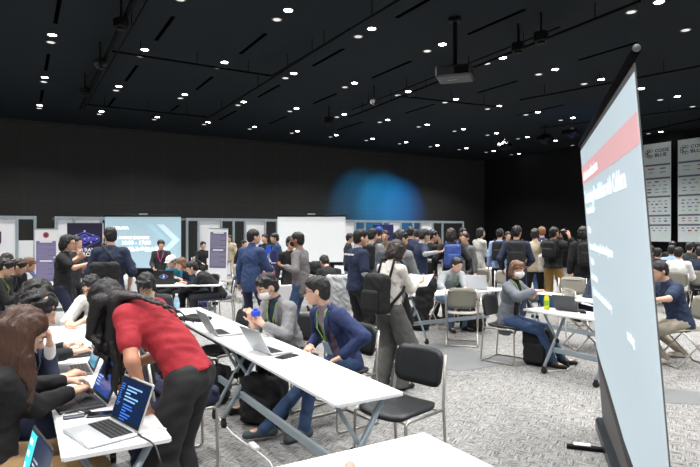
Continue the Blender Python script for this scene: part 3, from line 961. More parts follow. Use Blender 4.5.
# blue wall-wash spots on the back wall
for a, e, w_, cc in ((13.6, 130, 48, (.02, .38, .85)), (14.9, 260, 46, (.01, .40, .95)), (15.9, 220, 38, (.02, .28, .95))):
    ld = bpy.data.lights.new('wall_wash', 'SPOT'); ld.energy = e * 19; ld.spot_size = R(w_); ld.spot_blend = .9; ld.color = cc; ld.shadow_soft_size = .1
    lo = bpy.data.objects.new('wall_wash', ld); COL.objects.link(lo); lo.location = P(a - .2, 17.6, 5.0)
    d = P(a, 21.8, 2.75) - lo.location; lo.rotation_euler = d.to_track_quat('-Z', 'Y').to_euler()
ld = bpy.data.lights.new('ceiling_wash', 'SPOT'); ld.energy = 60; ld.spot_size = R(120); ld.spot_blend = 1; ld.color = (.05, .3, 1)
lo = bpy.data.objects.new('ceiling_wash', ld); COL.objects.link(lo); lo.location = P(15.5, 11.5, 3.6); lo.rotation_euler = Vector((.15, .1, 1)).to_track_quat('-Z', 'Y').to_euler()
w = bpy.data.worlds.new('world'); sc.world = w; w.use_nodes = True
w.node_tree.nodes['Background'].inputs[0].default_value = (.5, .55, .6, 1); w.node_tree.nodes['Background'].inputs[1].default_value = .0

# ------------------------------------------------------------------ ceiling slots, tracks, fixtures
slots = [((55, 23), (60, 0)), ((155.7, 40), (173.7, 16.5)), ((240.5, 53.5), (265.7, 33.4)), ((45, 70), (49.3, 54)), ((126, 80.7), (136.7, 65.3)), ((196.3, 89.4), (212.7, 76.6)),
         ((313, 65.8), (343, 48.8)), ((258.5, 97), (279, 84.8)), ((40.6, 102), (42.6, 90)), ((108, 107), (114.6, 97.6)), ((170.6, 111), (178.8, 105.3)), ((220, 120), (235.4, 110.5)),
         ((313.5, 103.3), (336.6, 93.5)), ((269.8, 123.8), (286, 116)), ((374, 78), (409, 60.6)), ((396, 16.4), (430, 0)), ((468, 34), (525, 9.3)), ((578.7, 60), (637.8, 42)),
         ((478.5, 92.5), (517, 80.7)), ((406.5, 113), (433, 104)), ((340, 130), (360, 121.5)), ((520, 116), (560, 104))]
SL = []
for q, (p0_, p1_) in enumerate(slots):
    a = T(p0_[0], p0_[1], CEIL); b = T(p1_[0], p1_[1], CEIL)
    mid = (a + b) / 2; aa = mid.dot(D2); bb = mid.dot(D1); ln = abs((a - b).dot(D1))
    mb = MB().box((0, 0, -.006), (.065, min(max(ln, .9), 2.0), .012))
    o = mb.build('ceiling_air_slot', HOLE); o.location = P(aa, bb, CEIL); o.rotation_euler = (0, 0, RZ)
    tag(o, 'narrow black linear air slot set in the dark ceiling between downlights', 'ceiling vent', 'linear air slots in the ceiling')
TRK = mat('track_black', (.0012, .0012, .0014), .7, spec=.08)
FIX = mat('fixture_black', (.003, .003, .0034), .6, spec=.2)
def track(p0_, p1_, label, z=5.12, r=.03, hang=3):
    a = T(*p0_, z); b = T(*p1_, z)
    o = empty('lighting_track', (a + b) / 2, 0, label, 'lighting track')
    c = (a + b) / 2
    MB().tube([a - c, b - c], r, 8).build('rail', TRK, o)
    for k in range(hang):
        q = a + (b - a) * ((k + .5) / hang)
        MB().tube([q - c, q - c + Vector((0, 0, CEIL - z))], .008, 5).build('hanger', TRK, o)
    return o
track((137, -6), (81, 108), 'thick black lighting truss rail running down the left of the ceiling', r=.05)
track((150, -4), (84, 110), 'thin black rail running beside the thick left lighting truss', r=.018)
track((110, 51), (272, 76), 'black ceiling pipe crossing in front, joining the left truss to the middle rail', r=.022)
track((82, 104), (206, 117), 'black ceiling pipe crossing farther back, between the left truss and middle rail', r=.022)
track((350, 29), (207, 119), 'long black rail climbing from the far left ceiling towards the projector', r=.022)
track((402, -2), (272, 76), 'black rail section above and left of the projector mount', r=.02)
track((350, 117), (640, 1), 'long black rail passing right behind the ceiling projector', r=.025, hang=6)
track((352, 110), (560, 27), 'second black rail parallel to the one behind the projector', r=.015, hang=4)
track((398, 96), (500, 107), 'short black cross pipe below the projector', r=.02)
track((520, 100), (700, 66), 'black rail receding on the right behind the screen post', r=.02)
track((560, 150), (700, 119), 'black rail high on the far right above the sponsor banners', r=.03)
track((540, 128), (700, 108), 'thin black cable rail in the far right ceiling', r=.015)
def fixture(px, py, label, z=4.98, sz=.2, kind=0):
    sz = sz * .62
    p = T(px, py, z)
    o = empty('stage_light', p, 30.8, label, 'stage light', None)
    MB().box((0, 0, 0), (sz * 1.3, sz, sz), bev=.02).build('housing', FIX, o)
    MB().tube([(0, 0, sz / 2), (0, 0, CEIL - z)], .02, 8).build('yoke', FIX, o)
    MB().lathe([(sz * .42, 0), (sz * .42, sz * .6), (sz * .3, sz * .6)], (0, 0, -sz * .7)).build('lens_barrel', FIX, o)
    return o
fixture(121, 23, 'black stage light hanging on the left truss, nearest of three', sz=.26)
fixture(100, 63, 'black stage light hanging on the left truss, middle of three', sz=.26)
fixture(85, 91, 'black stage light hanging on the left truss, farthest of three', sz=.26)
fixture(518, 47, 'black box stage light on the rail right of the projector', sz=.26)
fixture(541, 37, 'black box stage light on the rail, farthest right of the projector pair', sz=.28)
fixture(374, 102, 'small black spotlight on the rail left of the projector', sz=.22)
fixture(329, 120, 'small black spotlight on the ceiling, left of the blue lit wall', sz=.3)
# cluster of round moving heads
for px, py, q in ((545, 139, 'left'), (571, 133, 'right'), (505, 146, 'lowest')):
    p = T(px, py, 4.9)
    o = empty('moving_head_light', p, 0, 'round black moving-head spotlight under the far ceiling, %s of the three' % q, 'stage light')
    MB().ell((0, 0, 0), (.19, .19, .19), 14).build('head', FIX, o, True)
    MB().tube([(0, 0, .15), (0, 0, CEIL - 4.9)], .02, 8).build('yoke', FIX, o)
    mb = MB()
    for k in range(5):
        t_ = k * 1.256; mb.tube([(0, 0, 0), (.27 * math.cos(t_), .27 * math.sin(t_) , .05 * math.sin(3 * t_))], [.06, .10], 8)
    mb.build('lens_arm', FIX, o, True)
# projector
pj = T(455, 74, 4.42); Yp = pj.y
o = empty('ceiling_projector', pj, 18, 'grey ceiling projector on a black pole', 'projector')
PJM = mat('projector_grey', srgb(60, 60, 64), .5)
MB().box((0, 0, 0), (.62, .52, .20), bev=.03).build('housing', PJM, o)
MB().tube([(0, 0, .1), (0, 0, CEIL - 4.42)], .04, 12).build('pole', FIX, o)
MB().box((0, 0, .115), (.3, .24, .03)).build('mount_plate', FIX, o)
MB().box((0, 0, CEIL - 4.42 - .04), (.2, .2, .06)).build('ceiling_plate', FIX, o)
mb = MB(); mb.box((.14, -.262, .0), (.24, .01, .13)); mb.box((.313, .1, .0), (.01, .2, .13)); mb.box((.313, -.13, .0), (.01, .2, .13)); mb.build('air_grille', FIX, o)
MB().lathe([(.07, 0), (.07, .05), (.05, .05)], (0, 0, 0)).build('lens', FIX, o, True).matrix_local = Matrix.Translation((-.12, .25, 0)) @ Matrix.Rotation(R(-90), 4, 'X')
MB().box((-.05, 0, -.103), (.16, .02, .004)).build('maker_plate', mat('plate', (.4, .4, .4), .4), o)

# ------------------------------------------------------------------ booths along the back wall
ALP = mat('booth_post', srgb(165, 176, 184), .35, metal=.3)
PANW = mat('booth_panel', (.80, .82, .85), .6)
BB = 19.8
def booth(label, pxs, panels, lows=(), ztop=2.12, back=True):
    a0 = onb(pxs[0], BB)[0]; a1 = onb(pxs[-1], BB)[0]
    o = empty('exhibition_booth', P(a0, BB), H_D1, label, 'booth', None)
    def bx(c, sz): return c, sz
    for px in pxs:
        a = onb(px, BB)[0] - a0
        MB().box((a, 0, ztop / 2), (.08, .08, ztop), bev=.01).build('post', ALP, o)
    Lx = a1 - a0
    mb = MB(); mb.box((Lx / 2, 0, ztop - .05), (Lx, .05, .10))
    for x in (0, Lx): mb.box((x, .9, ztop - .04), (.05, 1.8, .08))
    mb.build('top_rail', ALP, o)
    for p0_, p1_, z0 in panels:
        x0 = onb(p0_, BB)[0] - a0; x1 = onb(p1_, BB)[0] - a0
        MB().box(((x0 + x1) / 2, .02, (z0 + ztop - .1) / 2), (x1 - x0, .02, ztop - .1 - z0)).build('white_panel', PANW, o)
    for p0_, p1_, z1 in lows:
        x0 = onb(p0_, BB)[0] - a0; x1 = onb(p1_, BB)[0] - a0
        MB().box(((x0 + x1) / 2, .02, z1 / 2), (x1 - x0, .02, z1)).build('low_panel', PANW, o)
    return o
b1 = booth('white panel booth at the far left edge with a dark window opening', [-45, 17, 35], [(-45, 16, 0)], [(18, 35, 1.37)])
b2 = booth('grey framed booth between the left banner stand and the left projection screen', [56, 74, 101, 112], [(57, 73, 0), (75, 101, 0)], [])
b3 = booth('grey framed booth right of the left projection screen, with white and open bays', [187, 198.5, 221, 233.5, 245, 265, 277, 300], [(199, 221, 0), (246, 265, 0)], [(221, 245, 1.0), (187, 198, 0.3)])
b4 = booth('grey framed booth right of the blank screen, by the dark corner', [330, 355, 364.6, 382.6, 389, 400.6, 413, 420.6, 432.6, 442.4, 463], [(340, 354.6, 0), (389.5, 400, 0), (421, 432, 0)], [])
for bo, px, s_, z_ in ((b1, 4, 'IJ', 1.35),):
    a = onb(px, BB)[0] - onb(-45, BB)[0]
    text('sign_letters', s_, .42, mat('sign_purple', srgb(70, 50, 80), .6), bo, face_M((a - .25, -.02, z_), (1, 0, 0), (0, 0, 1)), bold=.004)
# ------------------------------------------------------------------ roll-up banners / posters
PURP = mat('banner_purple', srgb(122, 112, 156), .6)
PURG = mat('banner_grey_purple', srgb(110, 104, 130), .6)
TXW = mat('text_white', (.85, .85, .88), .6); TXG = mat('text_grey', srgb(150, 145, 170), .6); TXD = mat('text_dark', srgb(60, 60, 72), .6)
def rollup(label, pxl, pxr, pyt, pyb, purple_t, purple_b, m, heading=180, lean=0, logo=True):
    Y = CAMZ * FPX / (pyb - HY)
    xl, xr = W(pxl, Y).x, W(pxr, Y).x; wd = xr - xl; zt = Z(pyt, Y)
    o = empty('banner_stand', ((xl + xr) / 2, Y, 0), 0, label, 'banner stand')
    MB().box((0, 0, .04), (wd * 1.05, .16, .08), bev=.01).build('base_housing', ALP, o)
    MB().box((0, .01, .08 + (zt - .08) / 2), (wd, .012, zt - .08)).build('banner_sheet', mat('banner_white', (.84, .84, .86), .6), o)
    MB().box((0, .01, zt), (wd * 1.02, .03, .03)).build('top_bar', ALP, o)
    MB().tube([(0, .04, .05), (0, .04, zt)], .012, 6).build('support_pole', ALP, o)
    z1, z0 = Z(purple_t, Y), Z(purple_b, Y)
    MB().box((0, .002, (z0 + z1) / 2), (wd * .86, .004, z1 - z0)).build('purple_field', m, o)
    mb = MB(); h_ = z1 - z0
    def bars(za, n, lh):
        for i in range(n):
            l = wd * .76 * (1 if i % 4 else .6)
            mb.box((-wd * .38 + l / 2, -.001, za - i * lh), (l, .002, lh * .4))
    bars(z1 - h_ * .10, 11, h_ * .033); bars(z1 - h_ * .56, 12, h_ * .033)
    mb.build('text_block', TXG, o)
    for za in (z1 - .025, z1 - h_ * .50): MB().box((0, -.0015, za), (wd * .55, .002, h_ * .035)).build('heading_bar', TXW, o)
    if logo:
        mk = MB(); c_ = (0, 0, (z1 + zt) / 2)
        for k in range(24):
            pass
        mb = MB().disc((0, -.0005, c_[2]), .085, 20, Matrix.Rotation(R(90), 3, 'X'), .004); mb.build('round_logo', mat('logo_red', srgb(170, 70, 95), .5), o)
        mb = MB(); mb.box((0, -.006, c_[2] + .012), (.10, .003, .022)); mb.box((0, -.006, c_[2] - .02), (.05, .003, .03)); mb.build('logo_mark', mat('logo_dark', srgb(70, 40, 60), .5), o)
    return o
ob = rollup('white and purple roll-up banner with a round red logo, by the left booth', 34.5, 57.5, 229, 288, 241, 281, PURP)
ob = rollup('white roll-up banner with a grey-purple text field, right of the left projection screen', 207.5, 226.5, 228.5, 290, 232, 268, PURG, logo=False)
ob.rotation_euler = (0, R(1.5), 0)
# dark CYBER RANGE poster
Yp = 13.6
def panel_from(px0, py0, px1, py1, Y):
    a = V(px0, py0, Y); b = V(px1, py1, Y)
    return (a.x + b.x) / 2, (a.z + b.z) / 2, b.x - a.x, a.z - b.z
cx_, cz_, wd, ht = panel_from(67, 223, 103, 283, Yp)
o = empty('event_poster_board', (cx_, Yp, 0), 0, 'dark navy poster board with a blue network emblem reading CYBER RANGE EXERCISE', 'poster')
NAVY = mat('poster_navy', srgb(30, 26, 50), .5)
MB().box((0, .01, (cz_ + ht / 2) / 2), (wd, .03, cz_ + ht / 2)).build('board', PANW, o)
MB().box((0, -.01, cz_ + .06), (wd * .98, .008, ht - .12)).build('printed_sheet', NAVY, o)
GLB = mat('emblem_blue', srgb(84, 84, 190), .5); GLL = mat('emblem_light', srgb(190, 190, 235), .5)
zc = Z(240, Yp); mb = MB(); mb2 = MB()
hexp = [(0, .19), (.36, .06), (.36, -.02), (0, -.19), (-.36, -.02), (-.36, .06)]
for a, b in zip(hexp, hexp[1:] + hexp[:1]): mb.tube([(a[0], -.018, zc + a[1]), (b[0], -.018, zc + b[1])], .012, 5)
mb.box((.0, -.017, zc + .03), (.56, .003, .10)); mb.tube([(-.2, -.018, zc + .03), (0, -.018, zc + .13), (.2, -.018, zc + .03), (0, -.018, zc - .08), (-.2, -.018, zc + .03)], .02, 5)
for x, z_ in ((0, .22), (.2, .12), (-.2, .12), (0, .03), (.16, -.05), (-.16, -.05), (0, -.22), (.30, .03), (-.30, .03), (.1, .05)):
    MB().disc((x, -.021, zc + z_), .022, 10, Matrix.Rotation(R(90), 3, 'X'), .004).build('emblem_node', GLL, o)
mb.build('network_emblem', GLB, o)
text('poster_lettering', 'CYBER RANGE', .125, TXW, o, face_M((0, -.016, Z(251.5, Yp)), (1, 0, 0), (0, 0, 1)), 'CENTER', bold=.004)
text('poster_lettering', 'EXERCISE', .125, TXW, o, face_M((0, -.016, Z(256, Yp)), (1, 0, 0), (0, 0, 1)), 'CENTER', bold=.004)

# ------------------------------------------------------------------ free-standing projection screens
def pscreen(label, pxl, pxr, pyt, pyb, Y, content, col, es, turn=0):
    xl, xr = W(pxl, Y).x, W(pxr, Y).x; wd = xr - xl; zt = Z(pyt, Y); zb = Z(pyb, Y)
    o = empty('projection_screen', ((xl + xr) / 2, Y, 0), turn, label, 'projection screen')
    MB().box((0, 0, .06), (wd + .1, .12, .10), bev=.02).build('floor_housing', FIX, o)
    for sg in (-1, 1): MB().box((sg * wd * .35, 0, .02), (.05, .6, .03)).build('foot', FIX, o)
    MB().tube([(0, .06, .1), (0, .06, zt)], .02, 8).build('rear_mast', FIX, o)
    MB().box((0, 0, zt + .02), (wd + .06, .05, .05), bev=.01).build('top_bar', FIX, o)
    MB().box((0, .02, zt + .06), (.2, .06, .04)).build('bar_clamp', ALP, o)
    MB().box((0, 0, (zb + .1) / 2), (wd, .006, zb - .1)).build('black_skirt', FIX, o)
    m = mat('screen_' + content, col, .7, emit=col, estr=es)  # fabric glows by itself, standing in for projector light falling on it
    MB().box((0, 0, (zt + zb) / 2), (wd, .008, zt - zb)).build('screen_fabric', m, o)
    return o, wd, zt, zb
o, wd, zt, zb = pscreen('left projection screen showing a pale blue slide with the hours 10:00 - 17:00', 105, 181, 216.5, 268, 14.6, 'pale_blue', srgb(176, 206, 220), .16)
SW = mat('slide_white', (.9, .93, .95), .6, emit=(1, 1, 1), estr=.9)  # slide marks emit as well, replacing the projected light
SC_ = mat('slide_cyan', srgb(172, 214, 230), .6, emit=srgb(178, 220, 236), estr=.2)
SV = mat('slide_light', srgb(212, 238, 246), .6, emit=srgb(210, 238, 246), estr=.25)
def st(s_, size, px, py, al='LEFT'):
    text('slide_text', s_, size, SW, o, face_M((W(px, 14.6).x - o.location.x, -.006, Z(py, 14.6)), (1, 0, 0), (0, 0, 1)), al, bold=.003)
st('BY TRAPA', .115, 109, 229.5); st('CYBER RANGE EXERCISE', .10, 107, 239); st('10:00 - 17:00', .145, 121.5, 244.5); st('飛び込み参加大歓迎', .13, 120, 251)
for q, (dx, mm) in enumerate(((0, SC_), (.28, SV))):
    mb = MB(); x0 = W(146, 14.6).x - o.location.x + dx; zz = Z(224.5, 14.6)
    w_ = .16 + .03 * q; x1 = x0 + .42; zm = zz - .40
    for (xa, za, xb, zb_) in ((x0, zz, x1, zm), (x1, zm, x0 + .12, zm - .30)):
        vs = [(xa, -.0055, za), (xa + w_, -.0055, za), (xb + w_, -.0055, zb_), (xb, -.0055, zb_)]
        vs += [(a, -.0045, c) for a, b, c in vs]
        mb.add(vs, [(0, 1, 2, 3), (4, 5, 6, 7)[::-1], (0, 1, 5, 4), (1, 2, 6, 5), (2, 3, 7, 6), (3, 0, 4, 7)])
    mb.build('slide_chevron', mm, o)
pscreen('blank white projection screen in the middle of the hall', 277.5, 345.5, 216.5, 262, 14.6, 'white', (.80, .83, .84), .18)

# ------------------------------------------------------------------ the big leaning screen, near right
far_b = W(603.5, 4.62); near_b = Vector((1.30, 2.16, 0))
far_t = V(580.5, 147, 4.62); near_t = V(634, 63, 2.215)
ax_ = (near_b - far_b); Lx = ax_.length; rx = ax_.normalized()
o = empty('projection_screen', far_b, 0, 'big leaning projection screen at the right with a red title band', 'projection screen')
def SP(u, v, out=0.0):      # u 0..1 far->near, v 0..1 bottom->top
    lo_ = far_b.lerp(near_b, u); hi_ = far_t.lerp(near_t, u)
    p = lo_.lerp(hi_, v)
    n = (near_b - far_b).cross(far_t - far_b).normalized()
    if n.dot(-p) < 0: n = -n
    return p + n * out - far_b
def quadpatch(name, uv, m, out, parent, th=.004):
    mb = MB(); fr_ = [SP(u, v, out) for u, v in uv]; bk = [SP(u, v, out - th) for u, v in uv]; n = len(uv)
    mb.add(fr_ + bk, [tuple(range(n)), tuple(range(n, 2 * n))[::-1]] + [(i, (i + 1) % n, (i + 1) % n + n, i + n)[::-1] for i in range(n)])
    return mb.build(name, m, parent)
SCR = mat('screen_big', srgb(176, 190, 198), .75, emit=srgb(182, 198, 206), estr=.56)  # emission put into the fabric stands in for the projector's light
GREYF = mat('screen_skirt', srgb(96, 96, 96), .7, noise=.08, nscale=3)
GREYD = mat('screen_skirt_dark', srgb(50, 49, 49), .7)
# image edge runs down in a slant from far (v=.27) to near
edge = [(0, .30), (.12, .262), (.25, .235), (.38, .20), (.5, .165), (.62, .15), (.75, .14), (.88, .13), (1, .115)]
edge2 = [(0, .26), (.12, .225), (.25, .185), (.38, .15), (.5, .115), (.62, .09), (.75, .075), (.88, .06), (1, .045)]
quadpatch('screen_fabric', [(0, .04), (1, .04), (1, 1), (0, 1)], GREYF, 0, o, .006)
quadpatch('lit_picture', edge + [(1, .985), (0, .985)], SCR, .003, o, .0025)
quadpatch('dark_border', edge2 + edge[::-1], GREYD, .0025, o, .002)
RED = mat('slide_red', srgb(214, 168, 170), .7, emit=srgb(226, 176, 180), estr=.45)  # band glow imitates projected colour
RED2 = mat('slide_red_deep', srgb(196, 60, 64), .7, emit=srgb(220, 80, 84), estr=.35)
quadpatch('title_band', [(0, .866), (1, .862), (1, .918), (0, .928)], RED, .0045, o, .0012)
SWB = mat('slide_big_text', (.85, .93, .95), .6, emit=(.85, .95, .97), estr=.75)  # lettering glow imitates projected light
upv = (far_t - far_b).normalized(); Hh = (far_t - far_b).length
def stxt(s_, size, u, v, bold=.003):
    me = text_mesh(s_, size, 'LEFT', 0, bold).copy()
    for vv in me.vertices:
        p = SP(u + vv.co.x / Lx, v + vv.co.y / Hh, .0062); vv.co = p
    me.materials.clear(); me.materials.append(SWB)
    q = bpy.data.objects.new('slide_text', me); COL.objects.link(q); q.parent = o
stxt('Industries need hands-on', .10, .04, .878); stxt('Continuing Possibilities with Caldera', .14, .04, .80)
stxt('Integrated tooling', .08, .06, .765); stxt('Plugins', .075, .06, .70)
stxt('Automated Adversary Emulation Systems', .08, .06, .645); stxt('Training', .075, .06, .595); stxt('Assessments', .075, .06, .545)
stxt('Operational and control technology', .075, .06, .495); stxt('training', .07, .70, .47)
mb = MB()
mb.tube([SP(-.01, 1.008), SP(1.02, 1.014)], .018, 12); mb.build('top_tube', TRK, o, True)
MB().ell(SP(1.03, 1.016), (.015, .015, .015), 12).build('end_cap', mat('cap_grey', srgb(90, 98, 105), .4), o, True)
mb = MB(); dz = Vector((0, 0, .05))
hm = Matrix.Rotation(math.atan2(rx.y, rx.x), 4, 'Z')
mb.box(SP(.5, 0) + Vector((0, 0, .055)), (Lx + .1, .12, .10), M=hm, bev=.02); mb.build('floor_housing', mat('housing_dark', srgb(44, 50, 54), .35, metal=.3), o)
for u in (.18, .8): MB().box(SP(u, 0) + Vector((0, 0, .015)), (.05, .62, .025), M=hm).build('foot', FIX, o)
nrm = SP(.5, .5, -1) - SP(.5, .5, 0); nrm.z = 0; nrm.normalize()
MB().tube([SP(.5, 0) + nrm * .03 + Vector((0, 0, .08)), SP(.5, 1.0) + nrm * .04], .02, 8).build('rear_mast', FIX, o)
for u in (.3, .55): MB().box(SP(u, 1.0) + nrm * .05, (.10, .05, .06), M=hm).build('bar_clamp', FIX, o)
# white tag on the foot
fo = T(607, 440, .03) - far_b
MB().box(SP(.17, 0) - nrm * .2 + Vector((0, 0, .031)), (.06, .12, .003), M=hm).build('foot_tag', MASKW, o)

# ------------------------------------------------------------------ sponsor banners on the far right
AB = 20.9
LOGOM = {k: mat('logo_mark_' + k, c_, .6) for k, c_ in (('grey', srgb(130, 140, 145)), ('red', srgb(170, 70, 75)), ('blue', srgb(90, 105, 150)), ('dark', srgb(70, 75, 85)))}
def sponsor(label, pxl, pxr, zt, zb):
    def bpos(px):
        u = (px - CX) / FPX; t_ = AB / (CS * u + SN); return t_ * (CS - SN * u)
    b0, b1_ = bpos(pxl), bpos(pxr)       # b0 > b1_
    mid = (b0 + b1_) / 2; wd = abs(b0 - b1_)
    # local x runs towards the viewer's right on the wall
    o = empty('sponsor_banner', P(AB, mid, 0), H_D2, label, 'banner')
    MB().box((0, 0, (zt + zb) / 2), (wd, .02, zt - zb)).build('banner_sheet', mat('banner_pale', srgb(218, 230, 230), .7, noise=.02, nscale=.8), o)
    for z_ in (zt, zb): MB().tube([(-wd / 2, 0, z_), (wd / 2, 0, z_)], .025, 6).build('hem_bar', FIX, o)
    for sx in (-.4, .4): MB().tube([(wd * sx, 0, zt), (wd * sx, 0, CEIL)], .006, 5).build('suspension_wire', FIX, o)
    H_ = zt - zb
    text('sponsor_lettering', 'CODE', H_ * .045, TXD, o, face_M((-wd * .08, -.013, zt - H_ * .095), (1, 0, 0), (0, 0, 1)), bold=.004, sx=1.15)
    text('sponsor_lettering', 'BLUE', H_ * .045, TXD, o, face_M((-wd * .08, -.013, zt - H_ * .14), (1, 0, 0), (0, 0, 1)), bold=.004, sx=1.2)
    mb = MB(); c_ = (-wd * .26, zt - H_ * .105)
    r_ = wd * .115
    for k in range(6):
        t0 = R(60 + k * 48); x, z_ = c_[0] + r_ * math.cos(t0), c_[1] + r_ * math.sin(t0)
        ring = [(x + .055 * math.cos(q * math.pi / 4), -.014, z_ + .055 * math.sin(q * math.pi / 4)) for q in range(9)]
        mb.tube(ring, .009, 5)
    arc = [(c_[0] + r_ * .75 * math.cos(R(60 + q * 24)), -.014, c_[1] + r_ * .75 * math.sin(R(60 + q * 24))) for q in range(11)]
    mb.tube(arc, .012, 5); mb.build('ring_emblem', TXD, o)
    for f in (.225, .36, .545, .735, .83): MB().box((0, -.012, zt - H_ * f), (wd * .96, .004, H_ * .018)).build('divider_bar', PURG, o)
    rr = random.Random(int(pxl))
    rows = [(.262, 2), (.30, 2), (.395, 3), (.43, 4), (.47, 3), (.50, 3), (.59, 4), (.62, 5), (.655, 4), (.69, 4), (.765, 4), (.79, 4), (.86, 5), (.885, 4)]
    for f, n in rows:
        for i in range(n):
            k = rr.choice(['grey', 'grey', 'blue', 'dark', 'red'] if n < 5 else ['grey', 'dark'])
            w_ = wd * .85 / n * rr.uniform(.3, .6); h_ = H_ * rr.uniform(.006, .013)
            MB().box((-wd * .42 + wd * .84 * (i + .5) / n, -.012, zt - H_ * f), (w_, .004, h_)).build('logo_mark', LOGOM[k], o)
    return o
sponsor('tall white sponsor banner with a ringed emblem, left one on the far right wall', 643.5, 671, 5.02, 1.24)
sponsor('tall white sponsor banner with a ringed emblem, cut by the right edge of view', 678, 709, 5.02, 1.24)
# ------------------------------------------------------------------ tables
A_ = T(336, 404, .72); B_ = T(400, 391, .72)     # near corners of the long row
def rowc(corner, L0, L_, D_):     # centre of a table whose near-left corner is given, L0 along the row
    return corner + D1 * (L0 + L_ / 2) + D2 * (D_ / 2)
TL, TD = 2.1, .45
GT = 'white folding tables of the two near rows'
table(rowc(A_, 0, TL, TD), H_D1, TL, TD, 'near white folding table of the middle row, men in grey and navy beside it', None, False)
table(rowc(A_, TL + .01, TL, TD), H_D1, TL, TD, 'white folding table next behind in the middle row, with laptops and bottle', None, True)
C_ = T(62.6, 457, .72)
table(rowc(C_, 0, 1.8, .44), H_D1, 1.8, .44, 'white table at lower left carrying the open silver laptop', None, False)
table(rowc(C_, 1.81, 1.8, .44), H_D1, 1.8, .44, 'white table behind the lower left one, where the white-shirted man leans', None, False)
fc = T(424, 432, .72)
table(fc - D2 * .9 - D1 * .35, H_D2, 1.8, .70, 'bare white table cut by the bottom edge of the view', None, False)
t0 = Vector((-1.2, 1.78, 0)) - D2 * .28
table(t0 - D1 * .95 - D2 * .12, H_D1, 2.1, .6, 'white table at the bottom left corner under the teal-screened laptop', None, False)
mL = Vector((1.0, 8.1, 0))
table(mL + D2 * .9 + D1 * .225, H_D2, 1.8, .48, 'white table in the middle distance with a man in grey behind it', None, False)
U_ = T(530.5, 309.5, .72) + D1 * .1
table(U_ - D1 * .62 + D2 * .225, H_D1, 1.24, .48, 'white table left of the leaning screen with a yellow bottle', None, False, inset=.28)
table(T(654, 304, .72) + D1 * .9 - D2 * .26, H_D1, 1.8, .48, 'white table mostly behind the leaning screen, by the man in navy tee', None, False)
table(W(170, 9.9), H_D2 + 25, 1.8, .6, 'white table of the group below the left projection screen', None, False)
table(W(24, 9.6), H_D2, 1.8, .5, 'white table behind the seated men at the far left', None, False)
table(W(276, 11.75), H_D2 + 30, 1.6, .5, 'white table carrying a row of small cans, right of the blue-suited man', None, False)
table(W(283, 9.9), H_D1, .95, .5, 'small white table hidden under the hanging white cloth', None, False)
table(W(327, 11.85), H_D2 + 30, 1.8, .6, 'white table below the blank screen, piled with bags', None, False)
table(W(487, 14.2), H_D2 + 20, 1.8, .5, 'white table behind the man with laptop, near standing visitors', None, False)
table(W(237, 17.6), H_D2 + 25, 1.4, .5, 'booth counter table behind the purple-grey banner', None, False)

# ------------------------------------------------------------------ near people
GREEN = mat('lanyard_green', srgb(130, 175, 70), .6); YEL = mat('lanyard_yellow', srgb(225, 195, 60), .6); MAG = mat('lanyard_magenta', srgb(190, 60, 110), .6)
c_black = cloth('black', (22, 23, 26)); c_char = cloth('charcoal', (44, 46, 52)); c_navy = cloth('navy', (32, 42, 66)); c_navyb = cloth('navy_bright', (36, 50, 92))
c_suitb = cloth('suit_blue', (48, 68, 108)); c_grey = cloth('grey', (128, 128, 130)); c_dgrey = cloth('dark_grey', (84, 84, 82)); c_lgrey = cloth('light_grey', (170, 172, 174))
c_white = cloth('white', (226, 226, 224)); c_cream = cloth('cream', (212, 206, 198)); c_khaki = cloth('khaki', (150, 122, 70)); c_olive = cloth('olive', (96, 92, 62)); c_beige = cloth('beige', (178, 166, 140))
c_teal = cloth('teal', (46, 140, 165)); c_red = mat('fabric_red_knit', srgb(158, 34, 46), .85, noise=.06, nscale=9, bump=.35, bscale=150)
c_jean = mat('denim', srgb(52, 76, 112), .85, noise=.25, nscale=14, bump=.2); c_jeanl = mat('denim_light', srgb(86, 110, 140), .85, noise=.2, nscale=14, bump=.2)
c_tee = cloth('navy_tee', (26, 38, 66)); c_tweed = mat('fabric_tweed', srgb(104, 110, 118), .9, noise=.35, nscale=90)
c_plaid = mat('fabric_check', srgb(128, 108, 122), .85, noise=.4, nscale=60); c_slack = mat('slack_black', srgb(30, 29, 31), .8, noise=.1)
c_tan = cloth('tan_skirt', (140, 112, 78)); c_maroon = cloth('maroon', (74, 36, 46)); c_stone = cloth('stone', (156, 148, 134))

def lock(pts): return pts
def sit_chair(inf, style, label, off=-.02, dh=0):
    c = inf['loc'] + hd(inf['heading']) * off
    return chair(c, inf['heading'] + dh, style, label, None)

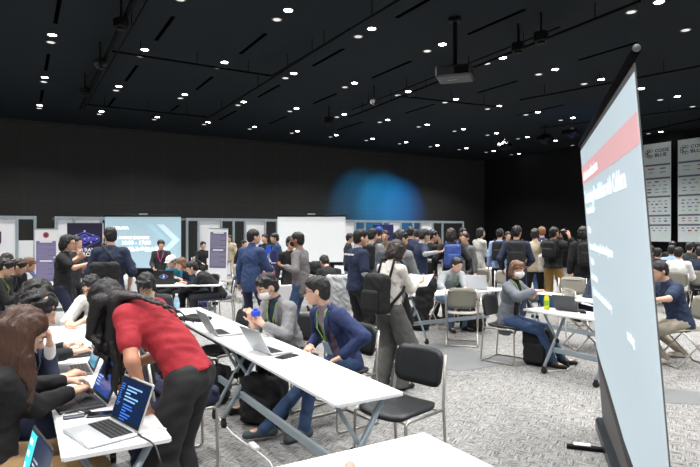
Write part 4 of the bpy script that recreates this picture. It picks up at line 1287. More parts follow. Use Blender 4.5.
# woman with long chestnut hair
hx = V(23, 336, 2.72)
WC = dict(style='short', fringe=.03, noise=.003, lnoise=.004)
base = dict(loc=Vector((-1.82, 2.52, 0)), heading=57, H=1.66, sit=True)
def locks(inner):
    return inner
P1 = person('person with long chestnut hair in a black suit, typing on the graphite laptop', base['loc'], 57, H=1.68, sit=True, lean=20, head=(4, 34, 0), sex='f', h=.009,
    hands={'R': (T(72, 392, .80), (0, 0, -1), None), 'L': (T(66, 381, .80), (0, 0, -1), None)}, top=dict(mat=c_black, sleeve=1.86, hem=.12, inf=.014, name='jacket'), pants=c_tan, eyes=True,
    hair=H_CHEST, strands=dict(style='short', fringe=.045, noise=.003, lnoise=.0035, locks=[[((s_ * .066, .025 - q * .028, .07 - .012 * abs(q - 1)), .030), ((s_ * (.084 + .003 * q), .022 - q * .03, .0), .028), ((s_ * .094, .012 - q * .032, .0, .10), .032), ((s_ * (.092 + .006 * (q % 2)), .03 - q * .04, .0, .20), .030), ((s_ * .088, .02 - q * .036, .0, .29 - .02 * (q % 2)), .024), ((s_ * .08, .025 - q * .034, .0, .345 - .03 * (q % 3)), .010)] for s_ in (1, -1) for q in range(5)] + [[((x, -.09, .05), .04), ((x, -.10, .0, .06), .04), ((x * 1.1, -.09, .0, .18), .034), ((x * 1.1, -.07, 0, .27), .02)] for x in (-.05, 0, .05)]), curl=.35, headat=(24, 332, 2.72))
sit_chair(P1, 'black', 'black chair under the person with long chestnut hair')
# navy suited man next along, hand at chin
P2 = person('person with tousled black hair in a navy suit, chin on hand, behind the chestnut-haired one', W(31, 3.36) - D2 * .16, 59, H=1.70, sit=True, lean=20, head=(14, 26, 0), h=.011,
    hands={'R': (T(64, 378, .80), (0, 0, -1), None), 'L': (V(50, 345, 3.42), (0, -.6, -.3), (.25, -.1, 1))}, elbow={'L': (-.2, .5, -1)}, top=dict(mat=c_navy, sleeve=1.8, hem=.12, inf=.014, name='jacket', open=.06), inner=(c_white,), pants=c_navy,
    hair=H_BLACK, strands=dict(fringe=.05, noise=.012), curl=.5, headat=(38, 311, 3.36))
sit_chair(P2, 'black', 'black chair under the navy-suited person at the left row')
P3 = person('person with black hair seated third along the left row, mostly hidden', W(33, 4.12) - D2 * .14, 59, H=1.72, sit=True, lean=20, head=(8, 28, 0), h=.012,
    hands={'R': (T(74, 352, .80), (0, 0, -1), None), 'L': (T(66, 346, .80), (0, 0, -1), None)}, top=dict(mat=c_black, sleeve=1.85, hem=.12, inf=.012, name='jacket'), pants=c_char,
    hair=H_BLACK, strands=dict(fringe=.035, noise=.008, style='mid'), curl=.4, headat=(37, 296, 4.1))
sit_chair(P3, 'black', 'black chair under the third seated person in the left row')
# white-shirted man writing
P4 = person('man in a white shirt, glasses and yellow lanyard, hands joined on the left table', W(97, 5.62), 178, H=1.74, sit=True, lean=24, head=(8, 26, 0), h=.011, glasses=True, eyes=True,
    hands={'R': (V(70, 322, 5.5), (0, 0, -1), (-.3, 1, -.2)), 'L': (V(79, 323, 5.42), (0, 0, -1), None)}, elbow={'R': (.8, -.2, -.8), 'L': (-.8, -.2, -.8)},
    top=dict(mat=c_white, sleeve=1.35, hem=.1, inf=.016, collar=1), pants=c_char, hair=H_BLACK, strands=dict(fringe=.05, noise=.006), lanyard=(YEL, CARDW), curl=.8, headat=(91, 287, 5.75))
sit_chair(P4, 'black', 'black chair under the man in the white shirt')
# dark man with glasses
P5 = person('young man with black fringe, glasses and yellow lanyard, looking down behind the red-topped person', W(147, 5.75), 172, H=1.70, sit=True, lean=16, head=(0, 36, 0), h=.012, glasses=True, eyes=True,
    hands={'R': ((.10, .34, .74), (0, 0, -1), None), 'L': ((-.10, .34, .74), (0, 0, -1), None)}, top=dict(mat=c_char, sleeve=1.85, hem=.1, inf=.016, open=.05, name='jacket'), inner=c_cream, pants=c_black, hair=H_BLACK,
    strands=dict(style='mid', fringe=.035, noise=.006, bangs=True), lanyard=(YEL, None), headat=(146, 285, 5.6))
sit_chair(P5, 'black', 'black chair under the young man with black fringe')
# woman in red, bending over
r0 = Vector((-.868, 3.0, 0))
def Lk(px, py, Y): return V(px, py, Y)
lk = []
for q, (x0, x1, x2, y2) in enumerate(((97, 93, 98, 350), (101, 97, 104, 368), (107, 103, 107, 380), (112, 108, 112, 388), (116, 114, 117, 396), (121, 118, 120, 384), (104, 100, 110, 356), (124, 120, 124, 372), (114, 112, 116, 391))):
    Yq = 3.0 + .03 * (q % 4)
    wv = 3 * (1 if q % 2 else -1)
    lk.append([(Lk(x0 + 2, 302, Yq), .045), (Lk(x1, 320, Yq), .030), (Lk(x1 + wv, 336, Yq), .022), (Lk((x1 + x2) / 2 - wv, (336 + y2) / 2, Yq - .02), .018), (Lk(x2 + wv, y2 - 9, Yq - .02), .013), (Lk(x2, y2, Yq - .02), .006)])
lk.append([(Lk(116, 296, 3.02), .035), (Lk(135, 294.5, 2.98), .014), (Lk(158, 301, 2.93), .009), (Lk(180, 312, 2.9), .006), (Lk(196, 324, 2.88), .003)])
lk.append([(Lk(116, 297, 3.0), .03), (Lk(138, 297, 2.94), .011), (Lk(165, 307, 2.9), .006), (Lk(186, 322, 2.86), .004)])
P6 = person('person in a short-sleeved red top and black trousers bending over the left table', r0, -78, H=1.66, lean=45, head=(6, 54, 6), sex='f', h=.009, skin_m=SKIN_D, neck=88, side=0,
    hands={'L': (T(145, 405, .78), (0, 0, -1), (.1, .3, -1)), 'R': (V(122, 368, 3.2), (0, 0, -1), (0, .2, -1))}, elbow={'L': (-1, -.5, 0), 'R': (.3, -.9, -.2)},
    top=dict(mat=c_red, sleeve=.62, hem=.03, inf=.012, amp=.8), pants=c_slack, wide=.028, feet={'R': (.10, .03, .085), 'L': (-.10, -.04, .085)}, shoes=SHOE_B, hair=H_BLACK,
    strands=dict(fringe=.06, noise=.004, lnoise=.003, locks=lk), headat=None)
# man in grey blazer with a mask
P7 = person('man in a grey blazer and white mask holding up a small blue gadget', W(277, 5.35), 225, H=1.70, sit=True, lean=11, head=(6, 26, 0), h=.010, mask=MASKW, eyes=True,
    hands={'R': (V(252, 321, 4.98), (.8, .2, .2), (-.1, .25, .7)), 'L': (V(262, 324, 4.95), (-.8, -.1, .3), (.4, .3, .6))}, elbow={'R': (.7, -.3, -1), 'L': (-.7, -.3, -1)},
    top=dict(mat=c_grey, sleeve=1.8, hem=.12, inf=.016, open=.07, collar=0), inner=cloth('shirt_navy', (34, 48, 72)), pants=c_black, hair=H_BLACK, strands=dict(fringe=.055, noise=.006, style='undercut'), lanyard=(GREEN, None), curl=.75,
    feet={'R': (.10, .42, .085), 'L': (-.12, .30, .085)}, headat=(267, 287, 5.15))
sit_chair(P7, 'black', 'black chair under the man in the grey blazer')
bo = tag(MB().box((0, 0, 0), (.075, .05, .05), rot=.4, bev=.008).box((.0, 0, .035), (.03, .03, .02), bev=.004).build('blue_gadget', mat('blue_plastic', srgb(30, 70, 200), .4)), 'small blue gadget held up by the man in the grey blazer', 'gadget')
bo.location = V(255.5, 313.5, 4.90)
# man in navy cardigan
P8 = person('man in a navy cardigan over a checked shirt, turned left, wearing a green lanyard', W(329, 4.92), 232, H=1.70, sit=True, lean=9, side=3, head=(40, 8, 0), h=.010, eyes=True, glasses=True,
    hands={'L': (V(341, 357, 4.56), (0, 0, -1), (.55, .5, -.35)), 'R': ((.16, .26, .66), (0, 0, -1), None)}, elbow={'L': (-1, -.8, .2), 'R': (.5, -.4, -.8)},
    top=dict(mat=c_navyb, sleeve=1.86, hem=.14, inf=.018, open=.09, full=True, name='cardigan'), inner=c_plaid, pants=c_jean, shoes=SHOE_G,
    feet={'L': T(304, 428, .085), 'R': T(263, 430, .085), 'Rd': (.35, 1, 0), 'Ld': (-.1, 1, 0)}, hair=H_BLACK, strands=dict(fringe=.065, noise=.004, style='undercut'), lanyard=(GREEN, mat('badge_blue', srgb(175, 205, 220), .4)), headat=(317, 291, 4.75))
sit_chair(P8, 'black', 'light metal sled-base chair under the man in the navy cardigan', off=.06)

# ---- standing, middle distance
S1 = person('man in a navy tee with white undersleeves and black trousers, standing back turned', W(366, 7.75), 62, H=1.74, lean=3, head=(14, 4, 0), h=.013,
    hands={'R': ((.20, .16, .92), None, None), 'L': ((-.20, .20, .98), None, None)}, top=dict(mat=c_tee, sleeve=.8, hem=.07, inf=.022), inner=(c_lgrey,), pants=c_black, wide=.02, hair=H_BLACK, strands=dict(style='undercut', fringe=.05, noise=.003), headat=(361, 238, 7.75))
text('shirt_print', 'CODE BLUE STAFF', .035, TXW, S1['root'], face_M(S1['p2'] + S1['F2'] @ Vector((-.14, -.142, .08)), S1['F2'] @ Vector((1, 0, 0)), S1['F2'] @ Vector((0, 0, 1))), depth=.003)
S2 = person('person with bobbed hair, cream sweater and wide grey slacks reading papers', W(398, 5.95), 48, H=1.58, lean=4, head=(14, 26, 0), sex='f', h=.012,
    hands={'R': (V(417, 284, 6.1), (-.3, 0, .9), (.1, .9, .3)), 'L': (V(408, 286, 6.3), (.3, 0, .9), (.2, .9, .2))}, elbow={'R': (.5, -.7, -.8)},
    top=dict(mat=c_cream, sleeve=1.85, hem=.06, inf=.014, collar=1, name='sweater'), pants=c_dgrey, wide=.055, hair=H_DARK, strands=dict(style='bob', fringe=.05, noise=.004), headat=(397, 251, 5.95))
backpack(S2, c_black, 'soft black backpack on the person in the cream sweater', size=(.30, .17, .42), dz=-.10, h=.014)
q_ = V(419, 281, 6.25)
paper('white papers held open by the person in the cream sweater', q_, frame((-.35, -.45, .8), (.75, -.5, 0)), (.30, .21))
S3 = person('bearded man in a grey blazer and jeans, black mask on chin, standing facing left', W(299, 8.3), -72, H=1.71, lean=2, head=(-6, 6, 0), h=.013, skin_m=SKIN_D, mask=MASKB, glasses=True,
    hands={'L': (V(285, 266.5, 8.15), (0, .2, 1), (.1, 1, .2)), 'R': ((.2, .02, .80), None, None)}, top=dict(mat=cloth('blazer_taupe', (116, 112, 112)), sleeve=1.85, hem=.2, inf=.018, name='blazer', fat=1), pants=c_jean, shoes=SHOE_T, hair=H_BLACK, strands=dict(fringe=.07, noise=.003), beard=None, headat=(297, 240, 8.3))
S4 = person('man in a blue suit standing with his back half turned', W(252, 8.7), 28, H=1.76, lean=2, head=(34, 4, 0), h=.013,
    top=dict(mat=c_suitb, sleeve=1.9, hem=.18, inf=.02, name='suit_jacket', collar=1), pants=cloth('suit_trousers', (30, 40, 66)), hair=H_BLACK, strands=dict(fringe=.065, noise=.003), hands={'R': ((.14, .34, 1.05), None, None), 'L': ((-.26, .04, .84), None, None)}, headat=(254, 237, 8.6))
S5 = person('person with swept-back hair and glasses in a black tee, pointing right', W(69, 8.0), 78, H=1.68, lean=3, head=(0, 8, 0), h=.013, glasses=True,
    hands={'R': (V(92, 263, 7.9), (0, 0, -1), (0, 1, .2)), 'L': (V(80, 258, 8.3), None, None)}, top=dict(mat=c_black, sleeve=.75, hem=.14, inf=.018), pants=cloth('dark_denim', (28, 36, 60)), hair=H_BLACK, strands=dict(style='mid', fringe=.07, noise=.008), legs=True, headat=(68, 243, 8.0))
text('shirt_print', 'STAFF', .035, TXW, S5['root'], face_M(S5['p2'] + S5['F2'] @ Vector((-.1, -.142, .08)), S5['F2'] @ Vector((1, 0, 0)), S5['F2'] @ Vector((0, 0, 1))), depth=.003)
S6 = person('person in dark clothes mostly hidden behind the black-tee speaker, hand at chin', W(75, 8.75), 95, H=1.66, lean=2, head=(0, 6, 0), h=.016,
    hands={'R': (V(79, 256, 8.6), (0, 0, 1), (0, .2, 1)), 'L': ((-.05, .25, 1.1), None, None)}, top=dict(mat=c_char, sleeve=.7), pants=c_black, hair=H_BLACK, headat=(76, 243, 8.8))
S7 = person('broad man in a navy shirt seen from behind, black bag strap across his back', W(109, 7.4), -22, H=1.74, lean=3, head=(-18, 8, 0), h=.013,
    hands={'R': ((.24, .12, .92), None, None), 'L': ((-.16, .28, 1.08), None, None)}, top=dict(mat=c_navy, sleeve=1.2, hem=.16, inf=.026), pants=c_black, hair=H_BLACK, strands=dict(fringe=.065, noise=.004), headat=(110, 236, 7.6))
def shoulder_bag(inf, m, label, c, size, strap=None, h=.014, name='shoulder_bag'):
    o = empty(name, inf['loc'], inf['heading'], label, 'bag')
    skin('bag_body', [('u', bxp(c, [q / 2 for q in size], None, .05), 0), ('f', folds(.006, .9, 1))], h, m, o)
    if strap: MB().tube(strap, .018, 8, flat=.4).build('shoulder_strap', m, o, True)
    return o
f2 = S7['F2']; p2_, p3_ = S7['p2'], S7['p3']
shoulder_bag(S7, c_black, 'big black shoulder bag hanging behind the broad man in navy', p2_ + Vector((-.07, -.26, -.17)), (.36, .20, .32),
    [p2_ + Vector((.10, -.24, -.06)), p2_ + Vector((.0, -.185, .08)), p3_ + Vector((-.09, -.12, .03)), p3_ + Vector((-.11, -.02, .06)), p3_ + Vector((-.02, .05, .05)), p2_ + Vector((.12, .16, 0)), p2_ + Vector((.19, .0, -.18)), p2_ + Vector((.05, -.19, -.22))])

# ---- group under the left projection screen
S8 = person('presenter in a dark jacket with a magenta lanyard before the left projection screen', W(161, 12.3), 172, H=1.52, lean=6, head=(-12, 12, 0), h=.018, hands={'R': ((.12, .25, .85), None, None), 'L': ((-.16, .28, .82), None, None)},
    top=dict(mat=c_char, sleeve=1.85, hem=.2, inf=.02, name='jacket'), pants=c_black, hair=H_BLACK, strands=dict(fringe=.04, noise=.005), lanyard=(MAG, None), headat=(161, 245, 12.3))
G1 = person('seated person with a white cap and teal jacket at the group table', W(172, 10.6), 200, H=1.62, sit=True, lean=14, head=(0, 20, 0), h=.018, top=dict(mat=c_teal, sleeve=1.85), pants=c_black, hair=H_BLACK, cap=c_white, hands={'R': ((.1, .4, .76), (0, 0, -1), None), 'L': ((-.1, .4, .8), (0, 0, -1), None)}, headat=(171, 262, 10.6))
G2 = person('seated person with brown hair in a navy blazer at the group table', W(185, 10.35), 232, H=1.66, sit=True, lean=20, head=(0, 22, 0), h=.018, mask=None, top=dict(mat=c_navy, sleeve=1.85, inf=.014, name='jacket'), pants=c_black, hair=H_BROWN, strands=dict(style='mid', fringe=.045), hands={'R': ((.1, .42, .76), (0, 0, -1), None), 'L': ((-.1, .42, .76), (0, 0, -1), None)}, headat=(181, 264, 10.3))
G3 = person('seated man in a black suit bent over the group table, seen from his right', W(205, 9.9), 262, H=1.68, sit=True, lean=26, head=(0, 22, 0), h=.016, top=dict(mat=c_black, sleeve=1.85, inf=.014, name='jacket', collar=0), inner=c_white, pants=c_char, hair=H_BLACK, strands=dict(fringe=.06), hands={'R': (V(186, 283, 9.75), (0, 0, -1), None), 'L': (V(184, 283, 10.0), (0, 0, -1), None)}, headat=(192, 268, 9.9))
G4 = person('seated person in pale clothes behind the young man with black fringe', W(134, 9.2), 20, H=1.62, sit=True, lean=10, head=(0, 10, 0), h=.02, top=dict(mat=c_lgrey, sleeve=1.85), pants=c_black, hair=H_DARK, headat=(130, 268, 8.8))
sit_chair(G3, 'navy', 'navy chair under the man in the black suit')
sit_chair(G1, 'navy', 'navy chair under the person in teal', off=-.04)
sit_chair(G2, 'black', 'black chair under the brown-haired person in a navy blazer')
sit_chair(G4, 'beige', 'beige chair under the person in pale clothes')
def eye_emb(lid, at, M):
    pass
lp = laptop(T(163, 284.5, .72) + Vector((0, .12, 0)), 172, 'black laptop with a white and blue eye emblem on its lid, on the group table', w=.34, d=.24, ang=100, body=BLACKP, keys=KEYS)
# emblem on lid back
def lid_emblem(o, w=.34, d=.24, ang=100):
    up = Vector((0, math.sin(R(ang - 90)), math.cos(R(ang - 90)))); hg = Vector((0, d / 2, .014)); n = Vector((0, -math.cos(R(ang - 90)), math.sin(R(ang - 90))))
    c = hg + up * d * .55 - n * .0095
    mb = MB(); 
    for k in (-1, 1):
        pts = [c + Vector((x * .075, 0, 0)) + up * k * .045 * (1 - abs(x)) for x in (-1, -.5, 0, .5, 1)]
        mb.tube(pts, .006, 5)
    mb.build('lid_emblem', mat('emblem_bluewhite', srgb(120, 150, 230), .4), o)
    m2 = MB().ell(c, (.018, .006, .028), 10); m2.build('emblem_pupil', TXW, o)
lid_emblem(lp)

# ---- seated group far left, facing right
for (px, Y, hd_, hr_, lab, kw) in ((6, 7.5, 66, H_BLACK, 'seated person cut by the left edge of the view, in black with a green lanyard', dict(lanyard=(GREEN, None))),
        (19, 8.2, 70, H_DARK, 'seated person in black looking down at a phone, second at the far left', {}),
        (29, 9.0, 74, H_BROWN, 'seated person with brown hair, hand at face, rightmost of the far left group', dict(hands={'R': ((.04, .22, 1.0), (0, -.5, 0), (0, .1, 1)), 'L': ((-.1, .4, .75), (0, 0, -1), None)})),
        (7, 9.8, 60, H_DARK, 'seated person behind the others at the far left, only hair showing', {})):
    k = dict(hands={'R': ((.08, .38, .80), (-.5, -.2, .5), None), 'L': ((-.08, .38, .80), (.5, -.2, .5), None)}); k.update(kw)
    q = person(lab, W(px, Y), hd_, H=1.66, sit=True, lean=17, head=(0, 24, 0), h=.015, top=dict(mat=c_black, sleeve=1.85, inf=.014), pants=c_jeanl if px == 19 else c_char, hair=hr_, strands=dict(fringe=.045, noise=.008), headat=(px, {6: 267.5, 19: 267, 29: 265, 7: 260}[px], Y), **k)
    sit_chair(q, 'beige', 'folding chair, seat of the ' + ' '.join(lab.split()[:10]))
    if px == 19: phone(q['W'](Vector((0, .47, .86))), 0, 'phone held by the second seated person at the far left', M=frame((-.5, -.4, .7), (.3, -.8, 0)))
tb = laptop(V(44, 284, 8.3) , 250, 'dark tablet held upright beside the far left seated group', w=.26, d=.18, ang=125, body=DARKL, z=.80, screen=mat('screen_violet', srgb(70, 70, 110), .3, emit=srgb(70, 70, 120), estr=.4))
tb.location = V(45, 281, 8.6); 

# ---- middle crowd
def stand(lab, px, Y, hd_, hair, top, pants, H=1.70, **k):
    kw = dict(lean=3, head=(0, 8, 0), h=.018); kw.update(k)
    return person(lab, W(px, Y), hd_, H=H, top=top, pants=pants, hair=hair, **kw)
C1 = stand('standing man in a grey top with a black backpack, behind the navy-tee man', 377, 9.4, 25, H_BLACK, dict(mat=c_grey, sleeve=1.85, inf=.02), c_black, 1.70, head=(20, 6, 0), headat=(373, 235, 9.9))
backpack(C1, c_black, 'black backpack on the man in the grey top behind the navy-tee man')
C2 = stand('standing person in an olive jacket, facing the camera behind the cream sweater', 386, 11.2, 190, H_BLACK, dict(mat=c_olive, sleeve=1.85, inf=.02, name='jacket'), c_black, 1.66, headat=(385, 236, 11.5))
C2b = stand('standing person in a blue cap behind the olive jacket', 379.5, 12.6, 20, H_BLACK, dict(mat=c_char, sleeve=1.85), c_black, 1.70, cap=cloth('cap_blue', (40, 80, 160)), noface=True, headat=(379, 232.5, 12.8))
C3 = stand('man in a mottled grey jacket with a grey backpack, carrying a black coat', 407, 7.0, 40, H_BLACK, dict(mat=cloth('jacket_grey', (124, 126, 130)), sleeve=1.85, hem=.18, inf=.024, name='jacket'), c_black, 1.68, h=.013, head=(25, 16, 0), lean=7,
    hands={'R': ((.14, .36, 1.0), (-.5, 0, .5), None), 'L': ((-.14, .36, 1.0), (.5, 0, .5), None)}, strands=dict(fringe=.055, noise=.008), headat=(401, 239, 7.4))
backpack(C3, cloth('pack_grey', (70, 74, 84)), 'grey and navy backpack on the man in the mottled grey jacket', size=(.30, .16, .42), h=.014)
# black coat over his arm
o = empty('folded_coat', W(427, 6.75), 0, 'black coat draped over the forearm beside the papers', 'coat')
skin('coat_cloth', [('u', bxp((0, 0, 1.02), (.11, .09, .10), None, .06), 0), ('u', bxp((-.03, 0, .86), (.11, .08, .16), None, .06), .05), ('u', rc((-.03, 0, .8), (-.02, -.02, .62), .07, .03), .04), ('f', folds(.01, .8, 2))], .014, c_black, o)
C4 = stand('man in a navy tee looking at a phone, right of the grey backpack', 425, 9.6, 75, H_BLACK, dict(mat=c_tee, sleeve=.8, inf=.02), c_stone, 1.68, head=(0, 22, 0), inner=(c_lgrey,), hands={'R': (V(437, 252, 9.4), (0, 0, 1), (.1, 1, .1)), 'L': ((-.05, .36, 1.12), (0, 0, 1), None)}, headat=(425, 236, 10))
C5 = stand('person in black with glasses, hand raised to face, behind the navy-tee phone user', 434, 10.0, 60, H_BLACK, dict(mat=c_black, sleeve=1.8, inf=.02), c_black, 1.66, head=(20, 8, 0), glasses=True, hands={'R': ((.02, .22, 1.42), (0, -1, 0), (0, 0, 1)), 'L': ((-.05, .3, 1.1), None, None)}, headat=(433, 236, 10.5))
C6 = stand('standing man in dark navy seen from behind, above the grey backpack', 409.5, 11.5, 5, H_BLACK, dict(mat=c_navy, sleeve=1.85), c_black, 1.75, headat=(410, 232.5, 12))
C6b = stand('standing man in navy half hidden behind the dark navy one', 416, 12.8, -20, H_BLACK, dict(mat=c_navy, sleeve=1.85), c_black, 1.68, headat=(416, 234, 13.5))
C7 = stand('person in black seen from behind wearing a bright blue backpack', 454.5, 9.9, 4, H_DARK, dict(mat=c_black, sleeve=1.85, inf=.02), c_black, 1.70, h=.015, hands={'R': ((.3, .08, .95), None, None), 'L': ((-.3, .08, .95), None, None)}, strands=dict(fringe=.05, noise=.007, style='mid'), headat=(451, 235, 10.2))
backpack(C7, cloth('pack_blue', (60, 84, 150)), 'bright blue and navy backpack, centre of the standing crowd', size=(.30, .15, .42), strapm=cloth('strap_blue', (50, 66, 110)))
C8 = stand('standing person in black at the dark end of the booths', 463, 13.5, 150, H_BLACK, dict(mat=c_black, sleeve=1.85), c_black, 1.68, headat=(463, 233, 13.5))
C9 = stand('man in a grey suit jacket facing left, right of the blue backpack', 468, 11.4, 235, H_BLACK, dict(mat=cloth('suit_grey', (96, 98, 100)), sleeve=1.85, inf=.02, name='suit_jacket'), c_char, 1.60, head=(-10, 4, 0), headat=(465, 238.5, 11.5))
C10 = stand('person in a pale grey jacket and white trousers, arms folded, facing right', 483, 13.2, 70, H_BLACK, dict(mat=cloth('jacket_pale', (172, 172, 166)), sleeve=1.85, inf=.022, hem=.2, name='jacket'), c_cream, 1.74, hands={'R': ((.0, .28, 1.16), None, (-1, .2, 0)), 'L': ((.1, .3, 1.12), None, (1, .1, 0))}, head=(0, 0, 0), strands=dict(style='mid', fringe=.07), headat=(481, 233, 13.2))
C11 = stand('man in a light blue shirt with a black backpack, behind the white table', 499.5, 12.8, 20, H_BLACK, dict(mat=cloth('shirt_blue', (140, 165, 205)), sleeve=1.85, inf=.018), c_black, 1.70, headat=(500, 234, 12.6))
backpack(C11, c_black, 'black backpack on the man in the light blue shirt')
C16 = stand('person in navy far behind, between the two backpack wearers', 508, 15.5, 180, H_BLACK, dict(mat=c_navy, sleeve=1.85), c_black, 1.62, headat=(508, 236, 15.5))
C12 = stand('man in a navy sweater with a large black backpack, behind the masked person', 518, 9.8, 18, H_BLACK, dict(mat=c_navy, sleeve=1.85, inf=.024), c_navy, 1.74, h=.015, head=(25, 6, 0), hands={'R': ((.2, .25, 1.02), None, None), 'L': ((-.25, .1, .95), None, None)}, headat=(517, 232.5, 10.3))
backpack(C12, cloth('pack_black', (30, 31, 35)), 'large black backpack on the man in the navy sweater', size=(.31, .17, .46))
C13 = stand('person in a beige top with a cream tote bag, seen from behind', 534.5, 11.2, 10, H_DARK, dict(mat=c_beige, sleeve=1.5, inf=.02), c_black, 1.66, head=(10, 6, 0), strands=dict(fringe=.05, noise=.008), headat=(535, 234.5, 11.5))
sb = S7
shoulder_bag(C13, c_cream, 'cream tote bag on the shoulder of the beige-topped person', C13['p2'] + Vector((.17, -.12, -.25)), (.26, .12, .36), [C13['p2'] + Vector((.12, -.10, -.08)), C13['p3'] + Vector((.12, -.05, .05)), C13['p3'] + Vector((.13, .03, .03)), C13['p2'] + Vector((.22, -.08, -.08))], name='tote_bag')
C13b = stand('balding person in a navy jacket behind the cream tote bag', 542, 13.2, 0, H_LIGHTB, dict(mat=c_navyb, sleeve=1.85, inf=.02, name='jacket'), c_jean, 1.78, strands=dict(fringe=.04, noise=.001), headat=(541.5, 232, 13))
C14 = stand('photographer in a black hoodie and khaki trousers raising a camera', 553, 11.6, 42, H_BLACK, dict(mat=c_black, sleeve=1.6, hem=.02, inf=.045, name='hoodie'), c_khaki, 1.72, h=.015, wide=.02, lean=2, head=(20, -2, 0),
    hands={'R': (V(569, 236, 10.8), (-.8, .2, 0), (-.2, .3, .9)), 'L': (V(561, 235, 11.1), (.8, .2, 0), (.1, .3, .9))}, elbow={'R': (.9, .2, -1), 'L': (-.9, .2, -1)}, headat=(554.5, 233, 11.2))
backpack(C14, c_black, 'black backpack on the photographer', size=(.27, .14, .34), dz=.06)
o = empty('camera', V(565, 232.5, 10.9), 42, 'black camera held up by the photographer', 'camera')
MB().box((0, 0, 0), (.15, .07, .10), bev=.01).build('camera_body', BLACKP, o); MB().lathe([(.04, 0), (.045, .09), (.03, .09)]).build('lens', BLACKP, o, True).matrix_local = Matrix.Translation((0, .035, 0)) @ Matrix.Rotation(R(-90), 4, 'X')
C15 = stand('person in black with a black backpack at the left edge of the leaning screen', 584, 10.3, 10, H_BLACK, dict(mat=c_black, sleeve=1.85, inf=.024), c_navy, 1.74, h=.015, strands=dict(style='mid', fringe=.06), headat=(583, 233, 10.3))
backpack(C15, c_black, 'glossy black backpack beside the leaning screen', size=(.30, .17, .42))
C17 = stand('person in a white shirt bending behind the photographer', 573, 12.6, 120, H_BLACK, dict(mat=c_white, sleeve=1.5), c_stone, 1.5, lean=20)
# booth people
stand('person in dark clothes standing at the counter left of the purple-grey banner', 203, 17.0, 150, H_BLACK, dict(mat=c_black, sleeve=1.85), c_black, 1.62, h=.022, pz=.72) if False else None
BP1 = person('seated person in black at the booth, left of the grey-purple banner', W(202, 17.6), 140, H=1.72, sit=True, lean=4, h=.024, top=dict(mat=c_black, sleeve=1.85), pants=c_black, hair=H_BLACK)
sit_chair(BP1, 'beige', 'beige chair under the seated person in black at the booth')
BP2 = stand('person in a beige jacket at the booth counter, right of the grey-purple banner', 231, 17.2, 190, H_BLACK, dict(mat=c_beige, sleeve=1.85, inf=.02, name='jacket'), c_stone, 1.55, h=.022, headat=(229, 238.5, 17))
BP3 = stand('person in dark clothes leaning at the booth, left of the blue-suited man', 239, 16.4, 120, H_BLACK, dict(mat=c_black, sleeve=1.85), c_black, 1.40, h=.022, lean=20)
BP4 = stand('person in a dark blue jacket at the navy booth display', 277.5, 13.2, 250, H_BLACK, dict(mat=cloth('jacket_blue', (30, 60, 96)), sleeve=1.85, inf=.02, name='jacket'), c_black, 1.60, h=.02)
BP5 = stand('person with dark hair right of the blue-suited man, in black', 266, 14.5, 200, H_BLACK, dict(mat=c_black, sleeve=1.85), c_black, 1.58, h=.022)
BP6 = stand('person in black half hidden behind the bearded man', 291, 9.3, 150, H_BLACK, dict(mat=c_black, sleeve=1.85), c_black, 1.55, h=.018, headat=(291, 243, 9.6))
BP7 = stand('person in grey at the right edge of the blank screen', 347.5, 13.8, 100, H_BLACK, dict(mat=c_char, sleeve=1.85), c_black, 1.60, h=.022)

# ---- the man at the middle table
R1 = person('seated man in a grey shirt and green lanyard working at a silver laptop, centre right', W(456, 9.35), 160, H=1.72, sit=True, lean=24, head=(-14, 22, 0), h=.014, hands={'R': (V(447, 292, 8.95), (0, 0, -1), (-.9, .3, 0)), 'L': (V(466, 291, 9.0), (0, 0, -1), (.8, .5, 0))}, elbow={'R': (1, 0, -.8), 'L': (-1, 0, -.8)},
    top=dict(mat=cloth('shirt_grey', (150, 156, 160)), sleeve=1.5, inf=.022, collar=1), pants=c_jeanl, hair=H_BLACK, strands=dict(fringe=.07, noise=.003), lanyard=(GREEN, None), skin_m=SKIN, headat=(457, 265, 9.3))
sit_chair(R1, 'beige', 'beige chair under the man in the grey shirt')
laptop(T(479, 289.8, .72) + Vector((.02, .14, 0)), 205, 'open silver laptop seen from behind on the middle-distance table', w=.33, d=.23, ang=105)
chair(W(462, 8.2), 12, 'beige', 'empty beige folding chair drawn up in front of the middle-distance table', None)
# ---- masked person at right
R2 = person('masked person with light brown hair in a grey tweed jacket, arms crossed at the wrists', W(521, 7.55), 130, H=1.62, sit=True, lean=6, head=(30, 2, 0), h=.012, mask=MASKW, eyes=True,
    hands={'R': (V(536, 291, 6.75), (0, 0, -1), (-.3, .8, .1)), 'L': (V(531, 290, 6.85), (0, 0, -1), (.6, .6, 0))}, elbow={'R': (1, -.2, -.5), 'L': (-1, -.2, -.6)},
    top=dict(mat=c_tweed, sleeve=1.8, hem=.2, inf=.022, open=.08, full=True), inner=c_black, pants=c_jean, hair=H_BROWN, strands=dict(style='mid', fringe=.03, noise=.006, bangs=True), lanyard=(GREEN, None),
    feet={'R': (-.02, .56, .085), 'L': (-.26, .58, .085)}, shoes=SHOE_B, headat=(517, 270, 7.05))
sit_chair(R2, 'black', 'black chair under the masked person in tweed')
bp = empty('backpack', W(538, 6.95), 40, 'black backpack standing on the floor beside the masked person', 'backpack')
skin('bag_body', [('u', bxp((0, 0, .23), (.17, .11, .225), None, .06), 0), ('f', folds(.006, .8, 1)), cutplane((0, 0, .004), (0, 0, -1))], .014, c_black, bp)
skin('front_pocket', [('u', bxp((0, -.12, .16), (.13, .04, .12), None, .03), 0)], .012, c_black, bp); MB().tube([(-.05, 0, .45), (-.04, 0, .49), (.04, 0, .49), (.05, 0, .45)], .01, 6).build('handle', c_black, bp, True)
ys = mat('juice_yellow', srgb(215, 205, 40), .25)
